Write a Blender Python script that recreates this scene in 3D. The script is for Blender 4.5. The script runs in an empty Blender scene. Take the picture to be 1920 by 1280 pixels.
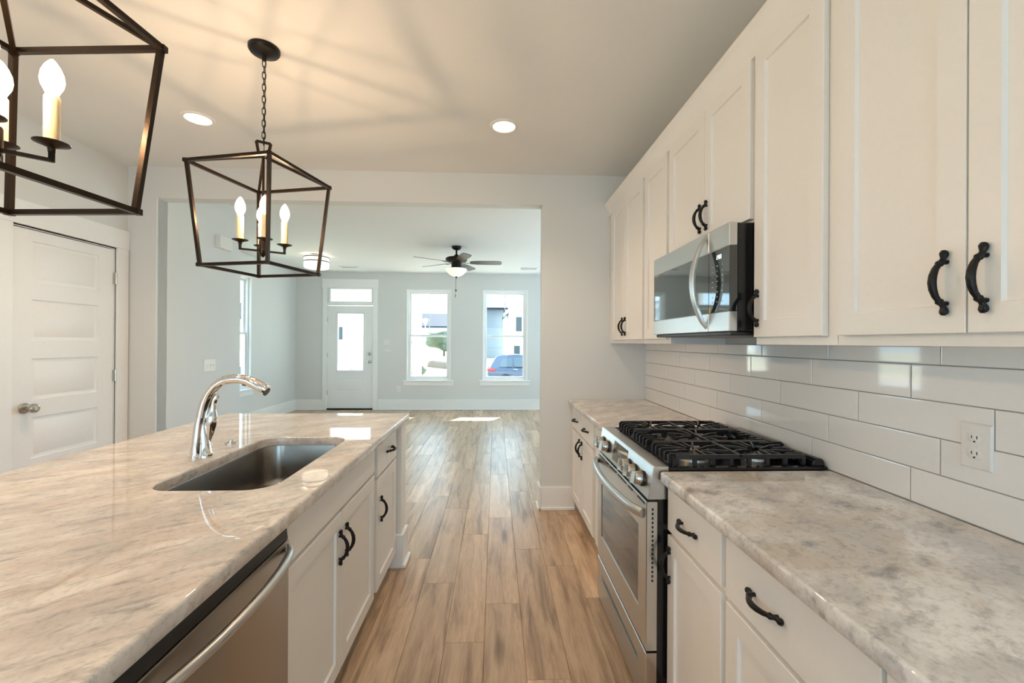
import bpy, bmesh, math, random
from mathutils import Vector, Matrix
from math import sin, cos, pi, radians, sqrt
random.seed(7)
SC = bpy.context.scene
COL = SC.collection

# ------------------------------------------------------------------ camera, world, sun, exposure
F_PX, CAM_H = 809.1, 1.385
yaw, pitch, roll = .0385, .0019, .0060
Fv = Vector((sin(yaw)*cos(pitch), cos(yaw)*cos(pitch), sin(pitch)))
r0 = Vector((cos(yaw), -sin(yaw), 0)); u0 = r0.cross(Fv)
Rv = r0*cos(roll)+u0*sin(roll); Uv = u0*cos(roll)-r0*sin(roll)
cd = bpy.data.cameras.new('camera'); cam = bpy.data.objects.new('camera', cd); COL.objects.link(cam)
cd.sensor_width = 36; cd.lens = F_PX/1920*36; cd.clip_start = .02; cd.clip_end = 400
cam.matrix_world = Matrix(((Rv.x, Uv.x, -Fv.x, 0), (Rv.y, Uv.y, -Fv.y, 0), (Rv.z, Uv.z, -Fv.z, CAM_H), (0, 0, 0, 1)))
SC.camera = cam

w = bpy.data.worlds.new('world'); SC.world = w; w.use_nodes = True
bg = w.node_tree.nodes['Background']
bg.inputs[0].default_value = (.54, .79, 1, 1); bg.inputs[1].default_value = 5.8

sd = bpy.data.lights.new('sun', 'SUN'); sd.energy = 34; sd.angle = radians(.6); sd.color = (1, .97, .92)
sun = bpy.data.objects.new('sun', sd); COL.objects.link(sun)
SUNDIR = Vector((.40, .84, .60)).normalized()          # towards the sun
sun.rotation_euler = SUNDIR.to_track_quat('Z', 'Y').to_euler(); sun.location = (5, 20, 15)

SC.view_settings.view_transform = 'Standard'; SC.view_settings.look = 'None'
SC.view_settings.gamma = 1; SC.view_settings.use_curve_mapping = False
SC.view_settings.exposure = 0.05
cy = SC.cycles
cy.use_denoising = True; cy.max_bounces = 10; cy.diffuse_bounces = 6; cy.glossy_bounces = 5
cy.transmission_bounces = 6; cy.transparent_max_bounces = 12; cy.sample_clamp_indirect = 6
cy.caustics_reflective = False; cy.caustics_refractive = False; cy.blur_glossy = .5

WARM = (1, .66, .385)
def lamp(name, typ, loc, energy, color, parent=None, **k):
    d = bpy.data.lights.new(name, typ); d.energy = energy; d.color = color
    for a, v in k.items(): setattr(d, a, v)
    o = bpy.data.objects.new(name, d); COL.objects.link(o); o.location = loc
    return o

# ------------------------------------------------------------------ materials
def nt(name):
    m = bpy.data.materials.new(name); m.use_nodes = True
    t = m.node_tree; return m, t, t.nodes['Principled BSDF']
def N(t, typ, **k):
    n = t.nodes.new(typ)
    for a, v in k.items():
        if a in n.inputs: n.inputs[a].default_value = v
        else: setattr(n, a, v)
    return n
def mat(name, col, rough=.5, metal=0, spec=.5, coat=0, emit=None, es=0, bump=0, bscale=60, var=0, aniso=0):
    m, t, p = nt(name)
    p.inputs['Base Color'].default_value = (*col, 1); p.inputs['Roughness'].default_value = rough
    p.inputs['Metallic'].default_value = metal; p.inputs['Specular IOR Level'].default_value = spec
    p.inputs['Coat Weight'].default_value = coat; p.inputs['Coat Roughness'].default_value = .05
    if emit: p.inputs['Emission Color'].default_value = (*emit, 1); p.inputs['Emission Strength'].default_value = es
    if aniso: p.inputs['Anisotropic'].default_value = aniso
    tc = N(t, 'ShaderNodeTexCoord')
    nz = N(t, 'ShaderNodeTexNoise', Scale=bscale, Detail=3.0)
    t.links.new(tc.outputs['Object'], nz.inputs['Vector'])
    if bump:
        b = N(t, 'ShaderNodeBump', Strength=bump, Distance=.01)
        t.links.new(nz.outputs[0], b.inputs['Height']); t.links.new(b.outputs[0], p.inputs['Normal'])
    v = var or .02
    mx = N(t, 'ShaderNodeMix', data_type='RGBA')
    mx.inputs[6].default_value = (*[c*(1-v) for c in col], 1); mx.inputs[7].default_value = (*[min(1, c*(1+v)) for c in col], 1)
    t.links.new(nz.outputs[0], mx.inputs[0]); t.links.new(mx.outputs[2], p.inputs['Base Color'])
    return m
def brushed(name, col, rough, axis='Y', strength=.04, metal=1):
    m, t, p = nt(name)
    p.inputs['Base Color'].default_value = (*col, 1); p.inputs['Metallic'].default_value = metal
    tc = N(t, 'ShaderNodeTexCoord'); mp = N(t, 'ShaderNodeMapping')
    s = {'X': (6, 1500, 1500), 'Y': (1500, 6, 1500), 'Z': (1500, 1500, 6)}[axis]
    mp.inputs['Scale'].default_value = s
    nz = N(t, 'ShaderNodeTexNoise', Scale=1.0, Detail=2.0)
    t.links.new(tc.outputs['Object'], mp.inputs[0]); t.links.new(mp.outputs[0], nz.inputs['Vector'])
    mr = N(t, 'ShaderNodeMapRange'); mr.inputs[3].default_value = rough-strength*.3; mr.inputs[4].default_value = rough+strength*.3
    t.links.new(nz.outputs[0], mr.inputs[0]); t.links.new(mr.outputs[0], p.inputs['Roughness'])
    return m

M = {}
M['wall'] = mat('wall_paint', (.71, .725, .715), .55, bump=.02, bscale=300)
M['ceiling'] = mat('ceiling_paint', (.81, .82, .81), .8, bump=.03, bscale=200)
M['trim'] = mat('trim_paint', (.88, .89, .89), .35)
M['cab'] = mat('cabinet_paint', (.84, .82, .79), .35)
M['door'] = mat('door_paint', (.87, .875, .87), .35)
M['bronze'] = mat('black_bronze', (.012, .010, .009), .42, .6, bump=.05, bscale=150)
M['lantern'] = mat('lantern_bronze', (.030, .020, .013), .33, .8, bump=.04, bscale=120)
M['pull'] = mat('pull_black', (.010, .009, .009), .38, .5)
M['iron'] = mat('cast_iron', (.028, .028, .030), .30, .3, bump=.05, bscale=300)
M['enamel'] = mat('black_enamel', (.008, .008, .009), .18)
M['blackplastic'] = mat('black_plastic', (.010, .010, .010), .35)
M['steel'] = brushed('stainless_steel', (.62, .62, .61), .28, 'Y')
M['steelz'] = brushed('stainless_vertical', (.60, .60, .59), .3, 'Z')
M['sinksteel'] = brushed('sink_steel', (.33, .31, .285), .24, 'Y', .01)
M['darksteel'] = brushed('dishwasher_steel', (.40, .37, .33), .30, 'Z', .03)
M['chrome'] = mat('chrome', (.78, .77, .76), .06, 1)
M['nickel'] = mat('satin_nickel', (.55, .51, .45), .22, 1)
M['blackglass'] = mat('black_glass', (.012, .014, .013), .04, 0, .9, coat=.6)
M['ovenglass'] = mat('oven_glass', (.02, .022, .025), .06, 0, .8, coat=.5)
M['white'] = mat('white_plastic', (.82, .81, .79), .3)
M['slot'] = mat('dark_slot', (.02, .018, .016), .6)
M['grout'] = mat('grout', (.30, .29, .28), .9)
M['candle'] = mat('candle_sleeve', (.84, .66, .40), .5)
M['display'] = mat('clock_display', (.8, .9, .9), .4, emit=(.8, 1, 1), es=2.0)
M['legend'] = mat('key_legend', (.45, .48, .5), .5)
M['yellow'] = mat('yellow_tag', (.75, .55, .05), .5)
M['burneralu'] = mat('burner_aluminium', (.55, .52, .48), .35, 1)
M['tile'] = mat('subway_tile', (.87, .865, .86), .05, 0, .55, coat=.3)
M['diffuser'] = mat('light_diffuser', (.9, .88, .82), .4, emit=(1, .90, .74), es=6)
M['drumshade'] = mat('drum_shade', (.85, .83, .78), .6, emit=(1, .88, .70), es=1.2)
M['bowl'] = mat('fan_bowl', (.85, .78, .66), .4, emit=(1, .82, .58), es=.95)
M['blade'] = mat('fan_blade', (.030, .026, .024), .38, var=.2)
M['bluecar'] = mat('blue_car_paint', (.028, .045, .085), .2, .4, coat=1)
M['tealcar'] = mat('teal_car_paint', (.03, .07, .075), .2, .4, coat=1)
M['carglass'] = mat('car_glass', (.05, .07, .09), .05, coat=.5)
M['tyre'] = mat('tyre', (.02, .02, .02), .8)
M['taillight'] = mat('tail_light', (.5, .03, .03), .15)
M['siding'] = mat('white_siding', (.80, .82, .84), .7)
M['bluesiding'] = mat('pale_blue_siding', (.15, .175, .20), .7)
M['blueroof'] = mat('blue_grey_shingle', (.010, .017, .034), .8, var=.15, bscale=20)
M['darkwin'] = mat('dark_house_window', (.04, .05, .055), .3)
M['leaf'] = mat('leaf', (.075, .095, .055), .7, var=.4, bscale=6)
M['bark'] = mat('bark', (.16, .11, .07), .9)
M['dirt'] = mat('dirt', (.16, .12, .09), .95, bump=.5, bscale=8, var=.2)
M['asphalt'] = mat('street', (.45, .45, .45), .9)
M['lawn'] = mat('pale_lawn', (.50, .47, .34), .95, var=.2, bscale=3)
M['porchfloor'] = mat('porch_concrete', (.55, .55, .53), .8)

def glass(name):
    m = bpy.data.materials.new(name); m.use_nodes = True; t = m.node_tree
    for n in list(t.nodes): t.nodes.remove(n)
    out = N(t, 'ShaderNodeOutputMaterial'); fr = N(t, 'ShaderNodeFresnel', IOR=1.45)
    tr = N(t, 'ShaderNodeBsdfTransparent'); gl = N(t, 'ShaderNodeBsdfGlossy', Roughness=.01)
    tr.inputs[0].default_value = (.95, .97, .96, 1)
    mx = N(t, 'ShaderNodeMixShader')
    ge = N(t, 'ShaderNodeNewGeometry'); iv = N(t, 'ShaderNodeMath', operation='SUBTRACT'); iv.inputs[0].default_value = 1
    ml = N(t, 'ShaderNodeMath', operation='MULTIPLY'); t.links.new(ge.outputs['Backfacing'], iv.inputs[1])
    t.links.new(iv.outputs[0], ml.inputs[0]); t.links.new(fr.outputs[0], ml.inputs[1])
    t.links.new(ml.outputs[0], mx.inputs[0]); t.links.new(tr.outputs[0], mx.inputs[1]); t.links.new(gl.outputs[0], mx.inputs[2])
    t.links.new(mx.outputs[0], out.inputs[0]); return m
M['glass'] = glass('window_glass')
def bulbmat():
    m = bpy.data.materials.new('bulb_glow'); m.use_nodes = True; t = m.node_tree
    for n in list(t.nodes): t.nodes.remove(n)
    out = N(t, 'ShaderNodeOutputMaterial'); tr = N(t, 'ShaderNodeBsdfTransparent'); em = N(t, 'ShaderNodeEmission', Strength=1.6)
    em.inputs[0].default_value = (1, .88, .66, 1); ad = N(t, 'ShaderNodeAddShader')
    t.links.new(tr.outputs[0], ad.inputs[0]); t.links.new(em.outputs[0], ad.inputs[1]); t.links.new(ad.outputs[0], out.inputs[0]); return m
M['bulb'] = bulbmat()

def granite(name, base, vein, tan, stretch, mottle, kc=.55, kb=.7, kd=.22):
    m, t, p = nt(name)
    p.inputs['Roughness'].default_value = .018; p.inputs['Specular IOR Level'].default_value = .55
    tc = N(t, 'ShaderNodeTexCoord'); mp = N(t, 'ShaderNodeMapping'); mp.inputs['Rotation'].default_value = (0, 0, radians(-40))
    m2 = N(t, 'ShaderNodeMapping'); m2.inputs['Scale'].default_value = (1.5, stretch, stretch)
    t.links.new(tc.outputs['Object'], mp.inputs[0])
    wv = N(t, 'ShaderNodeTexNoise', Scale=3.0, Detail=4.0)
    t.links.new(mp.outputs[0], wv.inputs['Vector'])
    ad = N(t, 'ShaderNodeMix', data_type='VECTOR'); ad.inputs[0].default_value = .10
    t.links.new(mp.outputs[0], ad.inputs[4]); t.links.new(wv.outputs['Color'], ad.inputs[5]); t.links.new(ad.outputs[1], m2.inputs[0])
    n1 = N(t, 'ShaderNodeTexNoise', Scale=2.2, Detail=7.0, Roughness=.62)
    n2 = N(t, 'ShaderNodeTexNoise', Scale=7.0, Detail=8.0, Roughness=.7)
    n3 = N(t, 'ShaderNodeTexNoise', Scale=mottle, Detail=6.0, Roughness=.65)
    n4 = N(t, 'ShaderNodeTexNoise', Scale=55.0, Detail=4.0, Roughness=.7)
    for n in (n1, n2): t.links.new(m2.outputs[0], n.inputs['Vector'])
    t.links.new(mp.outputs[0], n3.inputs['Vector']); t.links.new(mp.outputs[0], n4.inputs['Vector'])
    def ramp(n, stops):
        r = N(t, 'ShaderNodeValToRGB'); e = r.color_ramp.elements
        e[0].position, e[0].color = stops[0][0], (*[stops[0][1]]*3, 1); e[1].position, e[1].color = stops[-1][0], (*[stops[-1][1]]*3, 1)
        for pz, v in stops[1:-1]:
            q = e.new(pz); q.color = (v, v, v, 1)
        t.links.new(n.outputs[0], r.inputs[0]); return r
    a = ramp(n1, [(.42, 0), (.58, 1)]); b = ramp(n2, [(.52, 0), (.68, 1)]); c = ramp(n3, [(.47, 0), (.62, 1)]); d = ramp(n4, [(.50, 0), (.70, 1)])
    def mix(fac, A, B, k):
        x = N(t, 'ShaderNodeMix', data_type='RGBA'); mm = N(t, 'ShaderNodeMath', operation='MULTIPLY'); mm.inputs[1].default_value = k
        t.links.new(fac.outputs[0], mm.inputs[0]); t.links.new(mm.outputs[0], x.inputs[0])
        if isinstance(A, tuple): x.inputs[6].default_value = (*A, 1)
        else: t.links.new(A.outputs[2], x.inputs[6])
        x.inputs[7].default_value = (*B, 1); return x
    x = mix(a, base, tan, .8)
    x = mix(c, x, tuple(.5*(v+q) for v, q in zip(vein, base)), kc)
    x = mix(b, x, vein, kb)
    x = mix(d, x, tuple(.6*q for q in vein), kd)
    t.links.new(x.outputs[2], p.inputs['Base Color']); return m
M['granite'] = granite('streaked_granite', (.75, .70, .645), (.29, .27, .265), (.57, .485, .42), 5.5, 5.0, .60, .72, .32)
M['granite2'] = granite('mottled_granite', (.88, .87, .855), (.24, .24, .25), (.56, .49, .41), 2.2, 6.5, .75, .8, .38)

def floor_mat():
    m, t, p = nt('oak_planks')
    at = N(t, 'ShaderNodeAttribute', attribute_name='plank'); tc = N(t, 'ShaderNodeTexCoord')
    cx = N(t, 'ShaderNodeSeparateColor'); t.links.new(at.outputs['Color'], cx.inputs[0])
    mp = N(t, 'ShaderNodeMapping'); mp.inputs['Scale'].default_value = (11, 1.0, 1)
    sc = N(t, 'ShaderNodeVectorMath', operation='SCALE'); sc.inputs['Scale'].default_value = 37.
    t.links.new(at.outputs['Color'], sc.inputs[0])
    ad = N(t, 'ShaderNodeVectorMath', operation='ADD'); t.links.new(tc.outputs['Object'], mp.inputs[0])
    t.links.new(mp.outputs[0], ad.inputs[0]); t.links.new(sc.outputs[0], ad.inputs[1])
    n1 = N(t, 'ShaderNodeTexNoise', Scale=1.6, Detail=6.0, Roughness=.6, Distortion=.6)
    n2 = N(t, 'ShaderNodeTexNoise', Scale=9.0, Detail=5.0, Roughness=.7)
    for n in (n1, n2): t.links.new(ad.outputs[0], n.inputs['Vector'])
    r = N(t, 'ShaderNodeValToRGB'); e = r.color_ramp.elements
    e[0].position, e[0].color = .28, (.25, .16, .10, 1); e[1].position, e[1].color = .75, (.73, .54, .375, 1)
    q = e.new(.50); q.color = (.56, .395, .26, 1)
    t.links.new(n1.outputs[0], r.inputs[0])
    f = N(t, 'ShaderNodeMix', data_type='RGBA', blend_type='MULTIPLY'); f.inputs[0].default_value = .45
    r2 = N(t, 'ShaderNodeValToRGB'); r2.color_ramp.elements[0].position = .3; r2.color_ramp.elements[0].color = (.5, .48, .46, 1); r2.color_ramp.elements[1].position = .6
    t.links.new(n2.outputs[0], r2.inputs[0]); t.links.new(r.outputs[0], f.inputs[6]); t.links.new(r2.outputs[0], f.inputs[7])
    # knots
    vm = N(t, 'ShaderNodeMapping'); vm.inputs['Scale'].default_value = (.42, 1, 1); t.links.new(ad.outputs[0], vm.inputs[0])
    vo = N(t, 'ShaderNodeTexVoronoi', Scale=1.15); t.links.new(vm.outputs[0], vo.inputs['Vector'])
    r3 = N(t, 'ShaderNodeValToRGB'); r3.color_ramp.elements[0].position = .04; r3.color_ramp.elements[0].color = (.35, .3, .27, 1); r3.color_ramp.elements[1].position = .17
    t.links.new(vo.outputs['Distance'], r3.inputs[0])
    g = N(t, 'ShaderNodeMix', data_type='RGBA', blend_type='MULTIPLY'); g.inputs[0].default_value = .8
    t.links.new(f.outputs[2], g.inputs[6]); t.links.new(r3.outputs[0], g.inputs[7])
    hs = N(t, 'ShaderNodeHueSaturation'); mr = N(t, 'ShaderNodeMapRange'); mr.inputs[3].default_value = .85; mr.inputs[4].default_value = 1.22
    t.links.new(cx.outputs[0], mr.inputs[0]); t.links.new(mr.outputs[0], hs.inputs['Value']); t.links.new(g.outputs[2], hs.inputs['Color'])
    t.links.new(hs.outputs[0], p.inputs['Base Color'])
    p.inputs['Roughness'].default_value = .33; p.inputs['Specular IOR Level'].default_value = .6
    b = N(t, 'ShaderNodeBump', Strength=.12, Distance=.004); t.links.new(n2.outputs[0], b.inputs['Height']); t.links.new(b.outputs[0], p.inputs['Normal'])
    return m
M['floor'] = floor_mat()

# ------------------------------------------------------------------ mesh helpers
ROOT = {}
def base_of(o):
    while o.parent: o = o.parent
    return ROOT[o.name]
class MB:
    def __init__(s): s.b = bmesh.new()
    def box(s, x0, x1, y0, y1, z0, z1, bev=0, seg=1):
        v = [s.b.verts.new((x, y, z)) for x in (x0, x1) for y in (y0, y1) for z in (z0, z1)]
        fs = [s.b.faces.new([v[i] for i in f]) for f in ((0, 1, 3, 2), (4, 6, 7, 5), (0, 4, 5, 1), (2, 3, 7, 6), (0, 2, 6, 4), (1, 5, 7, 3))]
        if bev:
            es = {e for f in fs for e in f.edges}
            bmesh.ops.bevel(s.b, geom=list(es), offset=bev, segments=seg, affect='EDGES', profile=.5)
        return s
    def loops(s, Ls, cap0=True, cap1=True, close=True):
        R = [[s.b.verts.new(p) for p in L] for L in Ls]
        for a, b in zip(R, R[1:]):
            n = len(a)
            for i in range(n if close else n-1):
                s.b.faces.new((a[i], a[(i+1) % n], b[(i+1) % n], b[i]))
        if cap0: s.b.faces.new(R[0][::-1])
        if cap1: s.b.faces.new(R[-1])
        return s
    def lathe(s, prof, c, axis='Z', n=24, cap=True):
        c = Vector(c); Ls = []
        ax = {'X': (Vector((0, 1, 0)), Vector((0, 0, 1)), Vector((1, 0, 0))), 'Y': (Vector((0, 0, 1)), Vector((1, 0, 0)), Vector((0, 1, 0))), 'Z': (Vector((1, 0, 0)), Vector((0, 1, 0)), Vector((0, 0, 1)))}[axis] if isinstance(axis, str) else axis
        for r, h in prof:
            Ls.append([c+ax[0]*(r*cos(2*pi*i/n))+ax[1]*(r*sin(2*pi*i/n))+ax[2]*h for i in range(n)])
        return s.loops(Ls, cap, cap)
    def tube(s, pts, rad, n=10, flat=None, up=None, closed=False, square=False):
        P = [Vector(p) for p in pts]; m = len(P)
        rad = rad if isinstance(rad, (list, tuple)) else [rad]*m
        Ls = []; prev = None
        for i in range(m):
            if closed: d = (P[(i+1) % m]-P[i-1])
            else: d = P[min(i+1, m-1)]-P[max(i-1, 0)]
            d.normalize()
            if prev is None:
                a = Vector(up) if up else (Vector((0, 0, 1)) if abs(d.z) < .9 else Vector((1, 0, 0)))
            else: a = prev
            a = (a-d*a.dot(d)).normalized(); prev = a; b = d.cross(a)
            fx, fy = flat or (1, 1)
            k = 1.4142 if square else 1
            ph = pi/4 if square else 0
            Ls.append([P[i]+a*(rad[i]*fx*k*cos(2*pi*j/n+ph))+b*(rad[i]*fy*k*sin(2*pi*j/n+ph)) for j in range(n)])
        if closed:
            Ls.append(Ls[0]); R = [[s.b.verts.new(p) for p in L] for L in Ls[:-1]]; R.append(R[0])
            for a, b in zip(R, R[1:]):
                for i in range(n): s.b.faces.new((a[i], a[(i+1) % n], b[(i+1) % n], b[i]))
            return s
        return s.loops(Ls)
    def bar(s, a, b, wd): return s.tube([a, b], wd/2, 4, square=True)
    def prism(s, poly, axis, d0, d1):
        def P(p, d): return {'X': (d, p[0], p[1]), 'Y': (p[0], d, p[1]), 'Z': (p[0], p[1], d)}[axis]
        return s.loops([[P(p, d0) for p in poly], [P(p, d1) for p in poly]])
    def wall(s, axis, d0, d1, u0, u1, z0, z1, holes=()):
        us = sorted({u0, u1, *[h[0] for h in holes], *[h[1] for h in holes]}); zs = sorted({z0, z1, *[h[2] for h in holes], *[h[3] for h in holes]})
        for a, b in zip(us, us[1:]):
            runs = []
            for c, d in zip(zs, zs[1:]):
                mu, mz = (a+b)/2, (c+d)/2
                if any(h[0] < mu < h[1] and h[2] < mz < h[3] for h in holes): continue
                if runs and runs[-1][1] == c: runs[-1][1] = d
                else: runs.append([c, d])
            for c, d in runs:
                if axis == 'X': s.box(d0, d1, a, b, c, d)
                else: s.box(a, b, d0, d1, c, d)
        return s
    def panel(s, u0, u1, v0, v1, w0, t, T, stile=.057, rec=.009, recs=None):
        """shaker slab: T maps (u along, v up, w out); recs: several recessed panels, or [] for a flat slab"""
        c = .0015
        R = lambda a, b, d, e, wv: [T(a, d, wv), T(b, d, wv), T(b, e, wv), T(a, e, wv)]
        if recs is None: recs = [(u0+stile, u1-stile, v0+stile, v1-stile)]
        side = [[s.b.verts.new(p) for p in R(u0, u1, v0, v1, w0)], [s.b.verts.new(p) for p in R(u0, u1, v0, v1, w0+t-c)], [s.b.verts.new(p) for p in R(u0+c, u1-c, v0+c, v1-c, w0+t)]]
        for a, b in zip(side, side[1:]):
            for i in range(4): s.b.faces.new((a[i], a[(i+1) % 4], b[(i+1) % 4], b[i]))
        s.b.faces.new(side[0][::-1])
        if not recs:
            s.b.faces.new(side[2]); return s
        us = sorted({u0+c, u1-c, *[r[0] for r in recs], *[r[1] for r in recs]}); vs = sorted({v0+c, v1-c, *[r[2] for r in recs], *[r[3] for r in recs]})
        for a, b in zip(us, us[1:]):
            for d, e in zip(vs, vs[1:]):
                mu, mv = (a+b)/2, (d+e)/2
                if any(r[0] < mu < r[1] and r[2] < mv < r[3] for r in recs): continue
                s.b.faces.new([s.b.verts.new(p) for p in R(a, b, d, e, w0+t)])
        for r in recs:
            k = abs(rec)*.3
            L = [[s.b.verts.new(p) for p in R(r[0], r[1], r[2], r[3], w0+t)], [s.b.verts.new(p) for p in R(r[0]+k, r[1]-k, r[2]+k, r[3]-k, w0+t-rec)]]
            for i in range(4): s.b.faces.new((L[0][i], L[0][(i+1) % 4], L[1][(i+1) % 4], L[1][i]))
            s.b.faces.new(L[1])
        return s
    def build(s, name, m, parent=None, smooth=35, bevel=0):
        bmesh.ops.remove_doubles(s.b, verts=s.b.verts, dist=1e-6)
        bmesh.ops.recalc_face_normals(s.b, faces=s.b.faces)
        if parent is None:
            co = [v.co for v in s.b.verts]
            lo = Vector([min(c[i] for c in co) for i in range(3)]); hi = Vector([max(c[i] for c in co) for i in range(3)])
            org = Vector(((lo.x+hi.x)/2, (lo.y+hi.y)/2, lo.z))
        else: org = base_of(parent)
        for v in s.b.verts: v.co -= org
        me = bpy.data.meshes.new(name); s.b.to_mesh(me); s.b.free()
        me.materials.append(M[m] if isinstance(m, str) else m)
        if smooth:
            me.polygons.foreach_set('use_smooth', [True]*len(me.polygons)); me.set_sharp_from_angle(angle=radians(smooth))
        o = bpy.data.objects.new(name, me); COL.objects.link(o)
        if parent is None: o.location = org; ROOT[o.name] = org
        else: o.parent = parent
        if bevel:
            bv = o.modifiers.new('bevel', 'BEVEL'); bv.width = bevel; bv.segments = 2; bv.limit_method = 'ANGLE'
        return o
def tag(o, label=None, cat=None, group=None, kind=None):
    if label: o['label'] = label
    if cat: o['category'] = cat
    if group: o['group'] = group
    if kind: o['kind'] = kind
    return o
def thing(name, loc, label=None, cat=None, group=None, kind=None):
    o = bpy.data.objects.new(name, None); COL.objects.link(o); o.location = loc; o.empty_display_size = .1
    ROOT[o.name] = Vector(loc); return tag(o, label, cat, group, kind)
def struct(o): o['kind'] = 'structure'; return o
def rrect(x0, x1, y0, y1, r, n=6):
    P = []
    for cx, cyy, a in ((x1-r, y1-r, 0), (x0+r, y1-r, 90), (x0+r, y0+r, 180), (x1-r, y0+r, 270)):
        for i in range(n+1):
            t = radians(a+90*i/n); P.append((cx+r*cos(t), cyy+r*sin(t)))
    return P
def Tx(x, out): return lambda u, v, w: (x+out*w, u, v)          # faces along X
def Ty(y, out): return lambda u, v, w: (u, y+out*w, v)          # faces along Y

# ------------------------------------------------------------------ dimensions
XL, XR, YK, YF, YB, CE = -2.95, 1.266, 3.574, 8.863, -3.2, 2.78
XO0, XO1, HZ, YK2 = -2.727, .383, 2.529, 3.69     # opening to the living room
XLL, YRET = -4.028, 4.72                         # living room left wall, end of the return wall
XT = 1.2555                                      # tile face
XRL = 2.3                                        # living room right wall

FILL_BACKWIN, FILL_BACKDOOR, FILL_SIDEWIN = (-2.6, -1.4, .9, 2.15), (-.75, .95, .04, 2.15), (-2.3, -1.2, .04, 2.1)   # unseen openings behind the camera, added to let in fill daylight
# ------------------------------------------------------------------ room shell
m = MB(); cl = m.b.loops.layers.color.new('plank')
def plank(x0, x1, y0, y1):
    g = .0017
    v = [m.b.verts.new(p) for p in ((x0+g, y0+g, 0), (x1-g, y0+g, 0), (x1-g, y1-g, 0), (x0+g, y1-g, 0))]
    q = [m.b.verts.new(p) for p in ((x0, y0, -.003), (x1, y0, -.003), (x1, y1, -.003), (x0, y1, -.003))]
    c = (random.random(), random.random(), random.random(), 1)
    fs = [m.b.faces.new(v)]+[m.b.faces.new((q[i], q[(i+1) % 4], v[(i+1) % 4], v[i])) for i in range(4)]
    for f in fs:
        for l in f.loops: l[cl] = c
KNOWN = {0: 2.495, 1: 2.0, 2: 2.29, 3: 1.77, 4: 2.67, -1: 2.78, 5: 2.33}
PW, PL = .1815, 1.12
for k in range(-22, 15):
    x0 = -.406+PW*k
    ys = KNOWN.get(k, random.uniform(1.6, 2.7)); ys -= PL*math.ceil((ys-YB)/PL)
    while ys < YF+.1:
        a, b = max(ys, YB), min(ys+PL, YF+.1)
        if b > a+.01: plank(x0, x0+PW, a, b)
        ys += PL
floor = struct(m.build('floor', 'floor', smooth=0))
struct(MB().box(-4.2, 2.6, YB, YF+.1, -.12, -.004).build('floor_base', 'slot'))
struct(MB().box(-4.2, 2.6, YB-.2, YF+.15, CE, CE+.12).build('ceiling', 'ceiling'))
# kitchen left wall with the pantry door opening
struct(MB().wall('X', XL-.12, XL, YB, YK, 0, CE, [(2.745, 3.46, -1, 2.092), FILL_SIDEWIN]).build('wall_left', 'wall'))
struct(MB().wall('X', XR, XR+.12, YB, YK2, 0, CE).build('wall_right', 'wall'))
struct(MB().wall('Y', YB-.12, YB, XL-.12, XR+.12, 0, CE, [FILL_BACKWIN, FILL_BACKDOOR]).build('wall_back', 'wall'))
# end wall of the kitchen with the wide cased opening, and the return wall beyond it
struct(MB().wall('Y', YK, YK2, XL-.12, XRL+.1, 0, CE, [(XO0, XO1, -1, HZ)]).build('wall_divider', 'wall'))
struct(MB().box(XLL, XO0, YK2-.1, YRET, 0, CE).build('wall_return', 'wall'))
WIN_L = (6.38, 7.27, .60, 2.43)
struct(MB().wall('X', XLL-.15, XLL, YRET-.1, YF+.15, 0, CE, [WIN_L]).build('wall_living_left', 'wall'))
FILL_WIN_R = [(4.3, 5.4, .6, 2.43), (5.9, 7.0, .6, 2.43), (7.4, 8.4, .6, 2.43)]  # unseen windows, added to bring daylight into the living room
struct(MB().wall('X', XRL, XRL+.15, YK, YF+.15, 0, CE, FILL_WIN_R).build('wall_living_right', 'wall'))
D = (-3.405, -2.475, -1, 2.115); TR = (-3.36, -2.49, 2.165, 2.47)
W1 = (-1.80, -.925, .60, 2.44); W2 = (-.255, .645, .60, 2.44)
struct(MB().wall('Y', YF, YF+.15, XLL-.15, XRL+.15, 0, CE, [D, TR, W1, W2]).build('wall_far', 'wall'))

def baseboard(name, segs, h=.2):
    m = MB()
    for x0, x1, y0, y1, nx, ny in segs:
        # board, small top lip and shoe moulding; n = the direction it faces
        def b(t, z0, z1):
            X0, X1, Y0, Y1 = x0, x1, y0, y1
            if nx > 0: X1 = x0+t
            if nx < 0: X0 = x1-t
            if ny > 0: Y1 = y0+t
            if ny < 0: Y0 = y1-t
            m.box(X0, X1, Y0, Y1, z0, z1, .003)
        b(.016, 0, h); b(.030, 0, .022)
    return struct(m.build(name, 'trim'))
baseboard('baseboard_divider', [(XO1-.016, XR-.6+.0, YK-.03, YK, 0, -1)], .19)
baseboard('baseboard_jamb', [(XO1-.03, XO1, YK-.03, YK2+.03, -1, 0)], .19)
baseboard('baseboard_far', [(XLL, -3.48, YF-.03, YF, 0, -1), (-2.38, XRL, YF-.03, YF, 0, -1)], .21)
baseboard('baseboard_living_left', [(XLL, XLL+.03, YRET, YF, 1, 0)], .21)
baseboard('baseboard_return', [(XO0, XO0+.03, YK, YRET, 1, 0), (XLL, XO0+.016, YRET, YRET+.03, 0, 1)], .19)
baseboard('baseboard_left', [(XL, XL+.03, YB, -2.33, 1, 0), (XL, XL+.03, -1.17, 2.62, 1, 0)], .19)

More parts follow.
